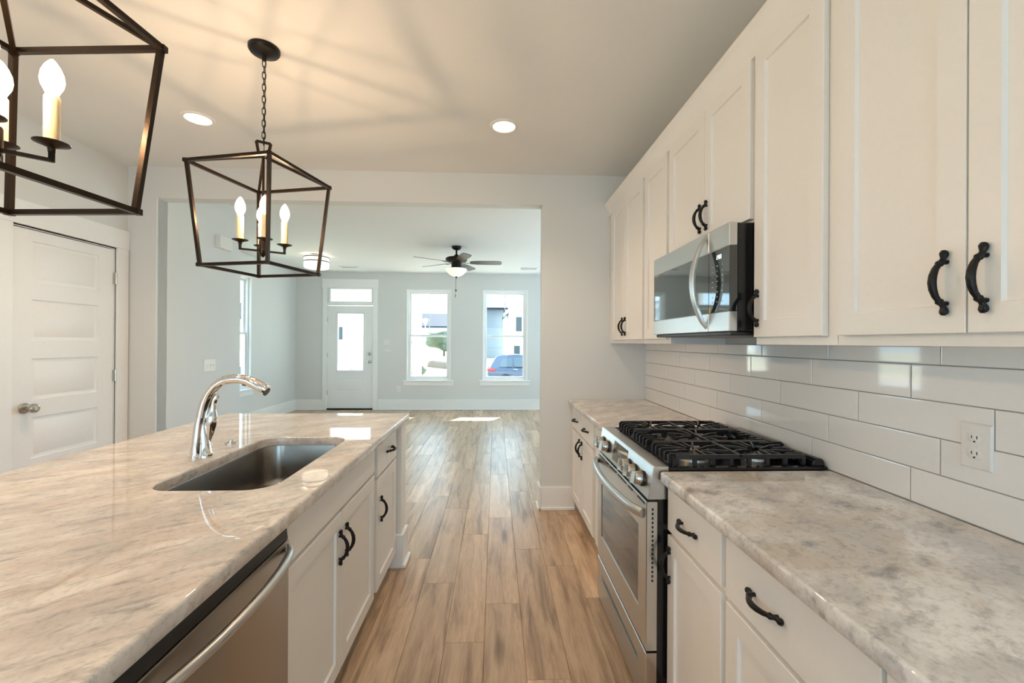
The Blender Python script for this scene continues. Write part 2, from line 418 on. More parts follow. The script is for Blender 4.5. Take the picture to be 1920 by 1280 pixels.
def window(name, axis, d, out, hole, sill=True, casing=.0, dw=.15, muntin=True):
    """d: room-side face of the wall, out: direction into the room"""
    T = Tx(d, out) if axis == 'X' else Ty(d, out)
    u0, u1, z0, z1 = hole
    def bx(m, a, b, c, e, w0, w1, bev=0):
        p, q = T(a, c, w0), T(b, e, w1)
        m.box(min(p[0], q[0]), max(p[0], q[0]), min(p[1], q[1]), max(p[1], q[1]), min(p[2], q[2]), max(p[2], q[2]), bev); return m
    r = thing(name, T((u0+u1)/2, z0, -.05), kind='structure')
    fw = .04
    m = MB()
    for a, b, c, e in ((u0, u0+fw, z0, z1), (u1-fw, u1, z0, z1), (u0+fw, u1-fw, z1-fw, z1), (u0+fw, u1-fw, z0, z0+fw)): bx(m, a, b, c, e, -.13, -.035)
    m.build('window_frame', 'trim', r)
    a0, a1, c0, c1 = u0+fw, u1-fw, z0+fw, z1-fw; zm = 1.50 if z1 > 2.2 else (z0+z1)/2; s = .035
    for nm, lo, hi, w0, w1 in (('upper_sash', zm-.012, c1, -.11, -.08), ('lower_sash', c0, zm+.025, -.08, -.05)):
        m = MB()
        for p in ((a0, a0+s, lo, hi), (a1-s, a1, lo, hi), (a0+s, a1-s, lo, lo+s+.006), (a0+s, a1-s, hi-s, hi)): bx(m, *p, w0, w1, .003)
        if muntin and nm == 'upper_sash': bx(m, (a0+a1)/2-.008, (a0+a1)/2+.008, lo+s, hi-s, w0+.008, w1-.008)
        sh = m.build(nm, 'trim', r)
        bx(MB(), a0+s, a1-s, lo+s, hi-s, (w0+w1)/2-.002, (w0+w1)/2+.002).build('pane', 'glass', sh)
    m = MB()
    for p in ((u0-.012, u0+.01, z0, z1+.012), (u1-.01, u1+.012, z0, z1+.012), (u0+.01, u1-.01, z1-.01, z1+.012)): bx(m, *p, -.035, .006, .002)
    m.build('reveal_trim', 'trim', r)
    if sill:
        bx(MB(), u0-.075, u1+.075, z0-.022, z0+.003, -.04, .045, .005).build('window_sill', 'trim', r)
        bx(MB(), u0-.06, u1+.06, z0-.105, z0-.022, .0, .018, .003).build('apron', 'trim', r)
    return r
window('window_1', 'Y', YF, -1, W1); window('window_2', 'Y', YF, -1, W2)
window('window_3', 'X', XLL, 1, WIN_L)
for i, h in enumerate(FILL_WIN_R): window('window_%d' % (4+i), 'X', XRL, -1, h)  # added windows, out of view, that brighten the living room
# unseen windows and glass door behind the camera, added to brighten the kitchen
window('window_7', 'Y', YB, 1, FILL_BACKWIN, muntin=False); window('window_9', 'Y', YB, 1, FILL_BACKDOOR, sill=False, muntin=False); window('window_10', 'X', XL, 1, FILL_SIDEWIN, sill=False, muntin=False)

# daylight portals in the openings (they only guide the sky light)
def portal(axis, d, out, h, pw=None):
    T = Tx(d, out) if axis == 'X' else Ty(d, out)
    u0, u1, z0, z1 = h; c = T((u0+u1)/2, (z0+z1)/2, -.14)
    o = lamp('sky_portal', 'AREA', c, 1, (1, 1, 1), shape='RECTANGLE', size=u1-u0, size_y=z1-z0)
    n = Vector(T(0, 0, 1))-Vector(T(0, 0, 0)); o.rotation_euler = n.to_track_quat('-Z', 'Z').to_euler(); o.data.cycles.is_portal = True
for h in (W1, W2, TR, (-3.2, -2.67, .79, 1.95)): portal('Y', YF, -1, h)
portal('X', XLL, 1, WIN_L); portal('Y', YB, 1, FILL_BACKWIN); portal('Y', YB, 1, FILL_BACKDOOR); portal('X', XL, 1, FILL_SIDEWIN)
for h in FILL_WIN_R: portal('X', XRL, -1, h)

# ------------------------------------------------------------------ doors
# pantry door in the left kitchen wall
d1 = thing('door_1', (XL, 3.1, 0), kind='structure')
T = Tx(XL, 1); y0, y1 = 2.752, 3.452
recs = [(y0+.115, y1-.125, z, z+.262) for z in (.25, .625, 1.0, 1.378, 1.75)]
def raised(m, u0, u1, v0, v1, T):
    """a moulded panel: sunk groove with a raised field"""
    L = lambda k, w: [T(u0+k, v0+k, w), T(u1-k, v0+k, w), T(u1-k, v1-k, w), T(u0+k, v1-k, w)]
    m.loops([L(.004, -.03), L(.012, -.009), L(.022, -.009), L(.034, -.003), L(.036, -.003)], False, True)
m = MB().panel(y0, y1, .01, 2.082, -.037, .035, T, rec=.010, recs=recs)
m.build('door_leaf', 'door', d1)
m = MB()
for r in recs:
    m.loops([[T(a, b, -.0125) for a, b in ((r[0]+.022, r[2]+.022), (r[1]-.022, r[2]+.022), (r[1]-.022, r[3]-.022), (r[0]+.022, r[3]-.022))],
             [T(a, b, -.0045) for a, b in ((r[0]+.040, r[2]+.040), (r[1]-.040, r[2]+.040), (r[1]-.040, r[3]-.040), (r[0]+.040, r[3]-.040))]], False, True)
m.build('moulded_panel', 'door', d1)
kn = MB().lathe([(.032, -.002), (.033, .006), (.028, .010), (.012, .014), (.011, .034), (.020, .040), (.029, .052), (.030, .064), (.024, .074), (.014, .078), (.013, .075), (.005, .075)], (XL, 2.822, .953), 'X').build('door_knob', 'nickel', d1)
for z in (.28, 1.11, 1.86):
    m = MB().box(XL-.002, XL+.003, 3.445, 3.485, z-.045, z+.045)
    for k in range(5): m.lathe([(.0065, -.0085), (.0065, .0085)], (XL+.006, 3.462, z-.036+.018*k), 'Z', 10)
    m.build('hinge', 'nickel', d1)
m = MB()
m.box(XL, XL+.018, 3.466, 3.566, 0, 2.10, .002); m.box(XL, XL+.018, 2.635, 2.738, 0, 2.10, .002); m.box(XL, XL+.020, 2.62, 3.572, 2.10, 2.25, .002)
m.box(XL-.10, XL, 3.455, 3.466, 0, 2.10); m.box(XL-.10, XL, 2.738, 2.749, 0, 2.10); m.box(XL-.10, XL, 2.738, 3.466, 2.088, 2.10); m.box(XL-.1, XL-.06, 2.74, 3.46, 0, 2.09)
struct(m.build('trim_1', 'trim'))

# front door with transom
d2 = thing('door_2', (-2.94, YF, 0), kind='structure')
T = Ty(YF, -1); u0, u1 = -3.395, -2.485
G = (-3.20, -2.67, .79, 1.955)
m = MB().wall('Y', YF+.01, YF+.055, u0, u1, .03, 2.105, [G])
m.build('door_leaf', 'door', d2)
m = MB()
for a, b, c, e in ((G[0]-.03, G[0]+.012, G[2]-.03, G[3]+.03), (G[1]-.012, G[1]+.03, G[2]-.03, G[3]+.03), (G[0], G[1], G[3]-.012, G[3]+.03), (G[0], G[1], G[2]-.03, G[2]+.012)): m.box(a, b, YF-.002, YF+.06, c, e, .003)
m.build('glass_stop', 'door', d2)
m = MB().box(G[0]+.012, G[1]-.012, YF+.03, YF+.036, G[2]+.012, G[3]-.012).build('door_glass', 'glass', d2)
m = MB()
R = lambda k, y: [(-3.24+k, y, .34+k), (-2.655-k, y, .34+k), (-2.655-k, y, .66-k), (-3.24+k, y, .66-k)]
m.loops([R(0, YF+.012), R(.004, YF+.006), R(.02, YF+.006), R(.026, YF+.0095), R(.035, YF+.0095), R(.045, YF+.007)], False, True)
m.build('moulded_panel', 'door', d2)
MB().lathe([(.027, -.012), (.027, .008), (.02, .012), (.02, .018), (.008, .019)], (-2.553, YF, 1.13), (Vector((1, 0, 0)), Vector((0, 0, 1)), Vector((0, -1, 0)))).build('deadbolt', 'nickel', d2)
MB().lathe([(.032, -.012), (.032, .004), (.012, .012), (.012, .03), (.026, .042), (.029, .056), (.02, .066), (.006, .068)], (-2.553, YF, .975), (Vector((1, 0, 0)), Vector((0, 0, 1)), Vector((0, -1, 0)))).build('door_knob', 'nickel', d2)
MB().box(-3.405, -2.475, YF-.015, YF+.12, -.002, .028, .003).build('threshold', 'bronze', d2)
for z in (.35, 1.1, 1.82): MB().lathe([(.007, -.045), (.007, .045)], (-3.398, YF-.002, z), 'Z', 10).build('hinge', 'nickel', d2)
tr = struct(MB().box(TR[0]+.03, TR[1]-.03, YF+.06, YF+.066, TR[2]+.03, TR[3]-.03).build('window_8', 'glass'))
m = MB()
for a, b, c, e in ((TR[0], TR[0]+.03, TR[2], TR[3]), (TR[1]-.03, TR[1], TR[2], TR[3]), (TR[0]+.03, TR[1]-.03, TR[3]-.03, TR[3]), (TR[0]+.03, TR[1]-.03, TR[2], TR[2]+.03)): m.box(a, b, YF-.004, YF+.11, c, e, .003)
m.build('window_frame', 'trim', tr)
m = MB()
m.box(-3.485, -3.40, YF-.02, YF, 0, 2.47, .003); m.box(-2.48, -2.385, YF-.02, YF, 0, 2.47, .003); m.box(-3.495, -2.375, YF-.026, YF, 2.47, 2.645, .003); m.box(-3.40, -2.48, YF-.016, YF, 2.115, 2.165, .003)
m.box(-3.41, -3.397, YF, YF+.15, 0, 2.115); m.box(-2.483, -2.47, YF, YF+.15, 0, 2.115)
struct(m.build('trim_2', 'trim'))

# ------------------------------------------------------------------ shared: cabinet pull
def pull(parent, x, y, z, out, along, name='pull', L=.134):
    """bowed pull with spoon-shaped feet; out = direction in X, along = 'Y' or 'Z'"""
    s = L/.134
    H = [(-.067, .004, .002), (-.0655, .0055, .0060), (-.061, .0065, .0080), (-.056, .0068, .0072), (-.050, .0085, .0050), (-.045, .0115, .0052), (-.041, .0150, .0072), (-.0385, .0175, .0076), (-.036, .0195, .0056),
         (-.028, .0255, .0062), (-.014, .0308, .0072)]
    P = H+[(0, .0325, .0075)]+[(-t, w, r) for t, w, r in reversed(H)]
    pts = [((x+out*w, y+t*s, z) if along == 'Y' else (x+out*w, y, z+t*s)) for t, w, r in P]
    m = MB().tube(pts, [r for _, _, r in P], 10, up=(out, 0, 0))
    for t in (-.043, .043):
        a = (x, y+t*s, z) if along == 'Y' else (x, y, z+t*s)
        b = (x+out*.012, y+t*s, z) if along == 'Y' else (x+out*.012, y, z+t*s)
        m.tube([a, b], .005, 8)
    return m.build(name, 'pull', parent)

# ------------------------------------------------------------------ right run: base cabinets
XD = .635          # door faces
def base_cab(y0, y1, label, fronts, group='white base cabinets', x=XD, out=-1, back=1.262, ztoe=.105, hollow=False):
    """fronts: list of (kind, y0, y1, z0, z1, pull spec)"""
    r = thing('base_cabinet', ((x+back)/2, (y0+y1)/2, 0), label, 'cabinet', group)
    xf = x-out*.02
    m = MB(); t = xf-out*.075; xa, xb = min(xf, back), max(xf, back)
    if hollow:
        for q in ((xa, xb, y0, y0+.018, ztoe, .876), (xa, xb, y1-.018, y1, ztoe, .876), (xa, xa+.018, y0, y1, ztoe, .876), (xb-.018, xb, y0, y1, ztoe, .876), (xa, xb, y0, y1, ztoe, ztoe+.02)): m.box(*q)
    else: m.box(xa, xb, y0, y1, ztoe, .876)
    m.box(min(t, back), max(t, back), y0, y1, 0, ztoe)
    m.build('body', 'cab', r)
    for kind, a, b, c, e, pl in fronts:
        p = MB().panel(a, b, c, e, 0, .02, Tx(xf, out), recs=None if kind == 'door' else []).build(kind, 'cab', r)
        if pl: pull(p, x, pl[0], pl[1], out, pl[2])
    return r
base_cab(2.715, 3.572, 'white base cabinet with two drawers in the far corner, right of the opening', [
    ('drawer', 3.16, 3.525, .70, .855, (3.34, .778, 'Y')), ('drawer', 2.775, 3.15, .70, .855, (2.965, .778, 'Y')),
    ('door', 3.16, 3.525, .125, .685, (3.20, .60, 'Z')), ('door', 2.775, 3.15, .125, .685, (3.11, .60, 'Z'))])
base_cab(2.342, 2.712, 'narrow white base cabinet just beyond the gas range', [
    ('drawer', 2.355, 2.69, .70, .855, (2.52, .778, 'Y')), ('door', 2.355, 2.69, .125, .685, (2.40, .60, 'Z'))])
base_cab(1.1755, 1.566, 'narrow white base cabinet nearest the gas range, one drawer over one door', [
    ('drawer', 1.187, 1.560, .703, .855, (1.39, .779, 'Y')), ('door', 1.187, 1.560, .125, .685, (1.535, .585, 'Z'))])
base_cab(.2, 1.173, 'wide white base cabinet in the lower right foreground under mottled granite', [
    ('drawer', .685, 1.161, .695, .855, (.985, .775, 'Y')), ('drawer', .21, .675, .695, .855, (.44, .775, 'Y')),
    ('door', .685, 1.161, .125, .68, (.73, .585, 'Z')), ('door', .21, .675, .125, .68, (.63, .585, 'Z'))])

def slab_top(name, x0, x1, y0, y1, m_, label, group=None, hole=None, r=.012, zt=.914, zb=.876):
    m = MB(); e = .007
    def ring(P): return [m.b.verts.new(p) for p in P]
    def out(k, z): return [(x, y, z) for x, y in rrect(x0+k, x1-k, y0+k, y1-k, max(.004, r-k), 4)]
    Ls = [ring(out(.003, zb)), ring(out(0, zb+.003)), ring(out(0, zt-e)), ring(out(e*.3, zt-e*.3)), ring(out(e, zt))]
    for a, b in zip(Ls, Ls[1:]):
        n = len(a)
        for i in range(n): m.b.faces.new((a[i], a[(i+1) % n], b[(i+1) % n], b[i]))
    if not hole:
        m.b.faces.new(Ls[-1]); m.b.faces.new(Ls[0][::-1])
    else:
        hx0, hx1, hy0, hy1, hr = hole
        def hh(k, z): return [(x, y, z) for x, y in rrect(hx0-k, hx1+k, hy0-k, hy1+k, hr+k, 8)]
        Hs = [ring(hh(0, zb)), ring(hh(0, zt-.005)), ring(hh(.0015, zt-.0015)), ring(hh(.005, zt))]
        for a, b in zip(Hs, Hs[1:]):
            n = len(a)
            for i in range(n): m.b.faces.new((a[i], b[i], b[(i+1) % n], a[(i+1) % n]))
        for A, B in ((Ls[-1], Hs[-1]), (Ls[0], Hs[0])):
            es = []
            for L in (A, B):
                n = len(L)
                for i in range(n):
                    ed = m.b.edges.get((L[i], L[(i+1) % n])); es.append(ed)
            bmesh.ops.triangle_fill(m.b, edges=es, use_beauty=True)
    o = m.build(name, m_, smooth=50)
    for pl in o.data.polygons:
        if abs(pl.normal.z) > .999: pl.use_smooth = False
    return tag(o, label, 'countertop', group)
slab_top('countertop', .607, XT-.001, .19, 1.568, 'granite2', 'mottled grey granite countertop in the right foreground', 'granite countertops')
slab_top('countertop', .607, XT-.001, 2.337, YK-.001, 'granite', 'short beige granite countertop beyond the range, against the end wall', 'granite countertops')

# backsplash
m = MB(); P_R, P_L, g = .1035, .4085, .0028
offs = [2.0767, 1.99, 1.857, 2.0767, 1.99]      # a joint of each row, bottom row first
for r in range(5):
    z0 = .9145+P_R*r; z1 = min(z0+P_R-g, 1.381)
    y = offs[r]; y -= P_L*math.ceil((y-.15)/P_L)
    while y < YK-.002:
        a, b = max(y, .15), min(y+P_L-g, YK-.002)
        if b-a > .02:
            tx, tz = random.uniform(-.0006, .0006), random.uniform(-.0003, .0003); c = .0022
            f = lambda yy, zz, w: (XT+w+tx*((yy-a)/P_L-.5)+tz*((zz-z0)/P_R-.5), yy, zz)
            m.loops([[f(p, q, .006) for p, q in ((a, z0), (a, z1), (b, z1), (b, z0))], [f(p, q, .0015) for p, q in ((a, z0), (a, z1), (b, z1), (b, z0))],
                     [f(p, q, .0004) for p, q in ((a+c*.5, z0+c*.5), (a+c*.5, z1-c*.5), (b-c*.5, z1-c*.5), (b-c*.5, z0+c*.5))],
                     [f(p, q, 0) for p, q in ((a+c*1.6, z0+c*1.6), (a+c*1.6, z1-c*1.6), (b-c*1.6, z1-c*1.6), (b-c*1.6, z0+c*1.6))]], False, True)
        y += P_L
# behind the range the tile runs up to the microwave
bs = thing('tile_backsplash', (XT, 1.9, .914), 'glossy white subway tile backsplash on the right wall', 'backsplash')
m.build('tile', 'tile', bs, smooth=0)
MB().box(XT+.003, XR-.0005, .15, YK-.0005, .9145, 1.3815).build('grout', 'grout', bs)

# duplex outlet on the tile
def outlet(cx, cyv, cz, out, label, axis='X'):
    T = Tx(cx, out) if axis == 'X' else Ty(cyv, out)
    u = cyv if axis == 'X' else cx
    r = thing('outlet', (cx, cyv, cz-.06), label, 'outlet')
    R = lambda w_, h, k, wv: [T(u-w_+k, cz-h+k, wv), T(u+w_-k, cz-h+k, wv), T(u+w_-k, cz+h-k, wv), T(u-w_+k, cz+h-k, wv)]
    MB().loops([R(.038, .06, 0, 0), R(.038, .06, 0, .002), R(.038, .06, .004, .006)]).build('cover_plate', 'white', r, smooth=20)
    for s in (-.0205, .0205):
        m = MB(); L = lambda wv, k: [T(u+(.0165-k)*max(-1, min(1, 1.15*cos(t))), cz+s+(.0145-k)*sin(t), wv) for t in [2*pi*i/20 for i in range(20)]]
        rc = m.loops([L(.005, 0), L(.0085, 0), L(.009, .001)]).build('receptacle', 'white', r)
        m = MB()
        for du, hh in ((-.0063, .0042), (.0063, .0035)):
            m.loops([[T(u+du+a*.0011, cz+s+.003+b*hh, wv) for a, b in ((-1, -1), (1, -1), (1, 1), (-1, 1))] for wv in (.0085, .0094)])
        m.loops([[T(u+.0026*cos(t), cz+s-.0085+.0026*sin(t), wv) for t in [2*pi*i/10 for i in range(10)]] for wv in (.0085, .0094)])
        m.build('slot', 'slot', rc)
    m = MB().loops([[T(u+.003*cos(t), cz+.003*sin(t), wv) for t in [2*pi*i/10 for i in range(10)]] for wv in (.005, .0072)]).build('screw', 'white', r)
    return r
outlet(XT, 1.076, 1.122, -1, 'white duplex outlet on the subway tile at the right')

# ------------------------------------------------------------------ right run: upper cabinets
XU, XUF = .938, .958
def upper_cab(y0, y1, z0, label, doors):
    r = thing('upper_cabinet', ((XUF+XR)/2, (y0+y1)/2, z0), label, 'cabinet', 'white upper cabinets')
    MB().box(XUF, XR-.001, y0, y1, z0, 2.437).build('body', 'cab', r)
    for a, b, c, e, pl in doors:
        d = MB().panel(a, b, c, e, .0015, .0185, Tx(XUF, -1)).build('door', 'cab', r)
        if pl: pull(d, XU, pl[0], pl[1], -1, 'Z')
    return r
Z0, ZT = 1.409, 2.437
upper_cab(2.712, YK-.002, 1.382, 'white two-door upper cabinet in the far corner against the end wall', [(3.118, 3.462, Z0, ZT, (3.150, 1.505)), (2.732, 3.113, Z0, ZT, (3.080, 1.505))])
upper_cab(2.322, 2.709, 1.382, 'narrow white upper cabinet just beyond the microwave', [(2.345, 2.692, Z0, ZT, (2.39, 1.505))])
upper_cab(1.5505, 2.319, 1.838, 'short white two-door cabinet directly above the microwave', [(1.9155, 2.308, 1.848, ZT, (1.945, 1.955)), (1.564, 1.9115, 1.848, ZT, (1.885, 1.955))])
upper_cab(1.1725, 1.5475, 1.382, 'narrow white upper cabinet on the near side of the microwave', [(1.205, 1.534, Z0, ZT, (1.507, 1.512))])
upper_cab(.45, 1.1695, 1.382, 'wide white two-door upper cabinet at the top right with two black pulls', [(.827, 1.152, Z0, ZT, (.862, 1.514)), (.50, .823, Z0, ZT, (.789, 1.514))])
# crown moulding along the top of the uppers
m = MB().prism([(1.262, 2.4375), (.942, 2.4375), (.940, 2.462), (.922, 2.505), (.908, 2.520), (.905, 2.538), (1.262, 2.538)], 'Y', .44, YK-.002)
tag(m.build('crown_moulding', 'cab', smooth=30), 'white crown moulding running along the tops of the upper cabinets', 'moulding')

# ------------------------------------------------------------------ microwave
mw = thing('microwave', (1.05, 1.94, 1.43), 'stainless over-the-range microwave with black glass door and curved handle', 'microwave')
A0, A1, XM = 1.558, 2.318, .86
MB().box(.893, XT-.002, A0+.004, A1-.004, 1.432, 1.834, .003).build('body', 'enamel', mw)
def band(m, ya, yb, za, zb, x0=XM, x1=.892, bev=.0025): return m.box(x0, x1, ya, yb, za, zb, bev)
band(MB(), 1.714, A1, 1.748, 1.835).build('door_top_band', 'steel', mw)
band(MB(), 1.714, A1, 1.431, 1.506).build('door_bottom_band', 'steel', mw)
band(MB(), 1.714, A1, 1.506, 1.748, XM+.0012, .892, .001).build('door_glass', 'blackglass', mw)
band(MB(), A0, 1.7115, 1.748, 1.835).build('panel_top_band', 'steel', mw)
band(MB(), A0, 1.7115, 1.431, 1.506).build('panel_bottom_band', 'steel', mw)
cp = band(MB(), A0, 1.7115, 1.506, 1.748, XM+.0012, .892, .001).build('control_panel', 'blackglass', mw)
# seven segment clock
def seg7(m, d, T, u, v, w_, h, wv):
    S = {'0': 'abcdef', '1': 'bc', '2': 'abged', '3': 'abgcd', '4': 'fgbc', '5': 'afgcd', '6': 'afgedc', '7': 'abc', '8': 'abcdefg', '9': 'abcdfg'}[d]
    t = h*.09
    B = {'a': (0, w_, h-t, h), 'd': (0, w_, 0, t), 'g': (0, w_, h/2-t/2, h/2+t/2), 'f': (0, t, h/2, h), 'b': (w_-t, w_, h/2, h), 'e': (0, t, 0, h/2), 'c': (w_-t, w_, 0, h/2)}
    for s in S:
        a, b, c, e = B[s]
        m.loops([[T(u+p, v+q, k) for p, q in ((a, c), (b, c), (b, e), (a, e))] for k in (wv, wv+.0006)])
TM = lambda u, v, w_: (XM+.0012-w_, -u, v)
m = MB()
for d, k in (('2', 0), ('0', .0155), ('3', .026)): seg7(m, d, TM, -1.652+k, 1.712, .0075, .015, 0)
for dv in (.004, .011): m.loops([[TM(-1.652+.0105+p, 1.712+dv+q, k) for p, q in ((0, 0), (.0018, 0), (.0018, .0018), (0, .0018))] for k in (0, .0006)])
m.build('clock', 'display', cp)
for r in range(8):
    for k, u in enumerate((-1.683, -1.648, -1.610)):
        wd = random.choice((.006, .009, .011)); z = 1.685-.020*r
        MB().loops([[TM(u+p-wd/2, z+q, k2) for p, q in ((0, 0), (wd, 0), (wd, .0035), (0, .0035))] for k2 in (0, .0004)]).build('key', 'legend', cp)
MB().box(XM+.0006, XM+.003, 1.699, 1.709, 1.507, 1.531).build('yellow_tag', 'yellow', cp)
# bowed handle
zz = [1.448+(.376)*i/16 for i in range(17)]
pts = [(XM+.004-.062*sin(pi*i/16)**.75, 1.735, z) for i, z in enumerate(zz)]
m = MB()
Ls = []
for i, p in enumerate(pts):
    q0, q1 = pts[max(0, i-1)], pts[min(16, i+1)]
    d = (Vector(q1)-Vector(q0)).normalized(); n = Vector((d.z, 0, -d.x)); t = .006; hw = .0175*(0.45+.55*sin(pi*i/16)**.5)
    Ls.append([Vector(p)+n*a+Vector((0, b, 0)) for a, b in ((-t, -hw*.8), (-t, hw*.8), (-t*.3, hw), (t, hw), (t, -hw), (-t*.3, -hw))])
m.loops(Ls); m.build('handle', 'steelz', mw)
m = MB().box(.872, 1.24, A0+.01, A1-.01, 1.415, 1.432, .004); m.build('vent_grille', 'blackplastic', mw)

# ------------------------------------------------------------------ gas range
rg = thing('gas_range', (.9, 1.954, 0), 'stainless slide-in gas range with black grates and window oven door', 'range')
Y0, Y1 = 1.577, 2.332
MB().box(.605, 1.235, Y0+.004, Y1-.004, .03, .915).build('body', 'enamel', rg)
for x in (.65, 1.2):
    for y in (Y0+.05, Y1-.05): MB().lathe([(.018, 0), (.018, .03)], (x, y, 0), 'Z', 12).build('leveling_foot', 'blackplastic', rg)
MB().prism([(.567, .806), (.586, .924), (.590, .929), (.645, .929), (.645, .806)], 'Y', Y0-.002, Y1+.002).build('control_panel', 'steel', rg, bevel=.002)
PN = Vector((-.118, 0, .019)).normalized(); PU = Vector((.019, 0, .118)).normalized()
TP = lambda u, v, w_: tuple(Vector((.567, 0, .806))+PU*v+PN*w_+Vector((0, u, 0)))     # on the sloped panel
R = lambda a, b, c, e, w_: [TP(a, c, w_), TP(b, c, w_), TP(b, e, w_), TP(a, e, w_)]
dp = MB().loops([R(1.865, 2.075, .018, .108, -.001), R(1.865, 2.075, .018, .108, .0012)]).build('oven_display', 'blackglass', rg)
m = MB()
for k, dch in enumerate('203'): seg7(m, dch, lambda u, v, w_: TP(-u, v, w_), -1.99+.014*k+(.004 if k else 0), .060, .007, .013, .0013)
m.build('clock', 'legend', dp)
for y in (2.262, 2.165, 1.826, 1.748, 1.655):
    ax = (Vector((0, 1, 0)), PU, PN); c = TP(y, .055, 0)
    k = MB().lathe([(.0300, 0), (.0300, .007), (.0285, .010)], c, ax, 20).build('knob_base', 'blackplastic', rg)
    m = MB().lathe([(.0265, .009), (.0265, .012), (.0245, .034), (.022, .037)], c, ax, 20)
    B = lambda a, b, w_: Vector(c)+Vector((0, 1, 0))*a+PU*b+PN*w_
    m.loops([[B(a, b, .034) for a, b in ((-.008, -.024), (.008, -.024), (.008, .024), (-.008, .024))], [B(a, b, .050) for a, b in ((-.006, -.023), (.006, -.023), (.006, .023), (-.006, .023))]])
    m.build('knob', 'nickel', rg)
# oven door
OD = .245, .796
G = (1.668, 2.262, .363, .678)
m = MB(); xf = .563
def ringx(a, b, c, e, x): return [(x, a, c), (x, b, c), (x, b, e), (x, a, e)]
m.loops([ringx(Y0+.003, Y1-.003, *OD, .604), ringx(Y0+.003, Y1-.003, *OD, xf+.003), ringx(Y0+.006, Y1-.006, OD[0]+.003, OD[1]-.003, xf)], True, False)
V = lambda p: m.b.verts.new(p)
o = [V(p) for p in ringx(Y0+.006, Y1-.006, OD[0]+.003, OD[1]-.003, xf)]; i_ = [V(p) for p in ringx(*G, xf)]; j_ = [V(p) for p in ringx(G[0]+.002, G[1]-.002, G[2]+.002, G[3]-.002, xf+.005)]
for a, b in ((o, i_), (i_, j_)):
    for q in range(4): m.b.faces.new((a[q], a[(q+1) % 4], b[(q+1) % 4], b[q]))
od = m.build('oven_door', 'steel', rg, smooth=20)
MB().box(xf+.004, xf+.012, G[0], G[1], G[2], G[3]).build('oven_window', 'ovenglass', od)
for a, b in ((1.60, 1.68), (1.74, 1.80), (1.83, 1.95), (1.98, 2.08), (2.12, 2.17), (2.20, 2.30)): MB().box(xf-.0008, xf+.004, a, b, .781, .788).build('door_vent', 'slot', od)
m = MB()
for k in range(17): m.box(.583, .590, Y0+.0022, Y0+.006, .50+.0165*k, .509+.0165*k)
m.build('side_vent', 'slot', od)
hp = []
for i in range(21):
    t = i/20; y = Y0+.012+(Y1-Y0-.024)*t; hp.append((xf-.010-.050*sin(pi*t)**.6, y, .752))
m = MB().tube(hp, .0175, 14, up=(0, 0, 1), flat=(1.1, .85)); m.build('door_handle', 'steel', od)
# storage drawer
m = MB(); DR = .022, .236; S = (1.675, 2.247, .140, .170)
m.loops([ringx(Y0+.003, Y1-.003, *DR, .604), ringx(Y0+.003, Y1-.003, *DR, xf+.003), ringx(Y0+.006, Y1-.006, DR[0]+.003, DR[1]-.003, xf)], True, False)
o = [m.b.verts.new(p) for p in ringx(Y0+.006, Y1-.006, DR[0]+.003, DR[1]-.003, xf)]; i_ = [m.b.verts.new(p) for p in ringx(*S, xf)]
j_ = [m.b.verts.new(p) for p in ((xf+.022, S[0], S[2]+.004), (xf+.022, S[1], S[2]+.004), (xf+.022, S[1], S[3]), (xf+.022, S[0], S[3]))]
for a, b in ((o, i_), (i_, j_)):
    for q in range(4): m.b.faces.new((a[q], a[(q+1) % 4], b[(q+1) % 4], b[q]))
m.b.faces.new(j_)
m.build('storage_drawer', 'steel', rg, smooth=20)
# cooktop
m = MB(); zc = .922
m.loops([ringz for ringz in ([(.645, Y0-.004, .914), (1.248, Y0-.004, .914), (1.248, Y1+.004, .914), (.645, Y1+.004, .914)], [(.645, Y0-.004, .925), (1.248, Y0-.004, .925), (1.248, Y1+.004, .925), (.645, Y1+.004, .925)],
         [(.655, Y0+.008, .927), (1.236, Y0+.008, .927), (1.236, Y1-.008, .927), (.655, Y1-.008, .927)], [(.668, Y0+.02, .919), (1.20, Y0+.02, .919), (1.20, Y1-.02, .919), (.668, Y1-.02, .919)])])
ct = m.build('cooktop', 'enamel', rg)
vt = MB().prism([(1.196, .925), (1.202, .946), (1.212, .953), (1.232, .953), (1.243, .946), (1.247, .925)], 'Y', Y0+.006, Y1-.006)
vt.prism([(1.150, .925), (1.158, .950), (1.185, .967), (1.225, .967), (1.240, .955), (1.24, .925)], 'Y', 1.80, 2.11)
vt.build('rear_vent_trim', 'enamel', rg, bevel=.003)
secs = [(Y0+.022, 1.826), (1.832, 2.078), (2.084, Y1-.022)]
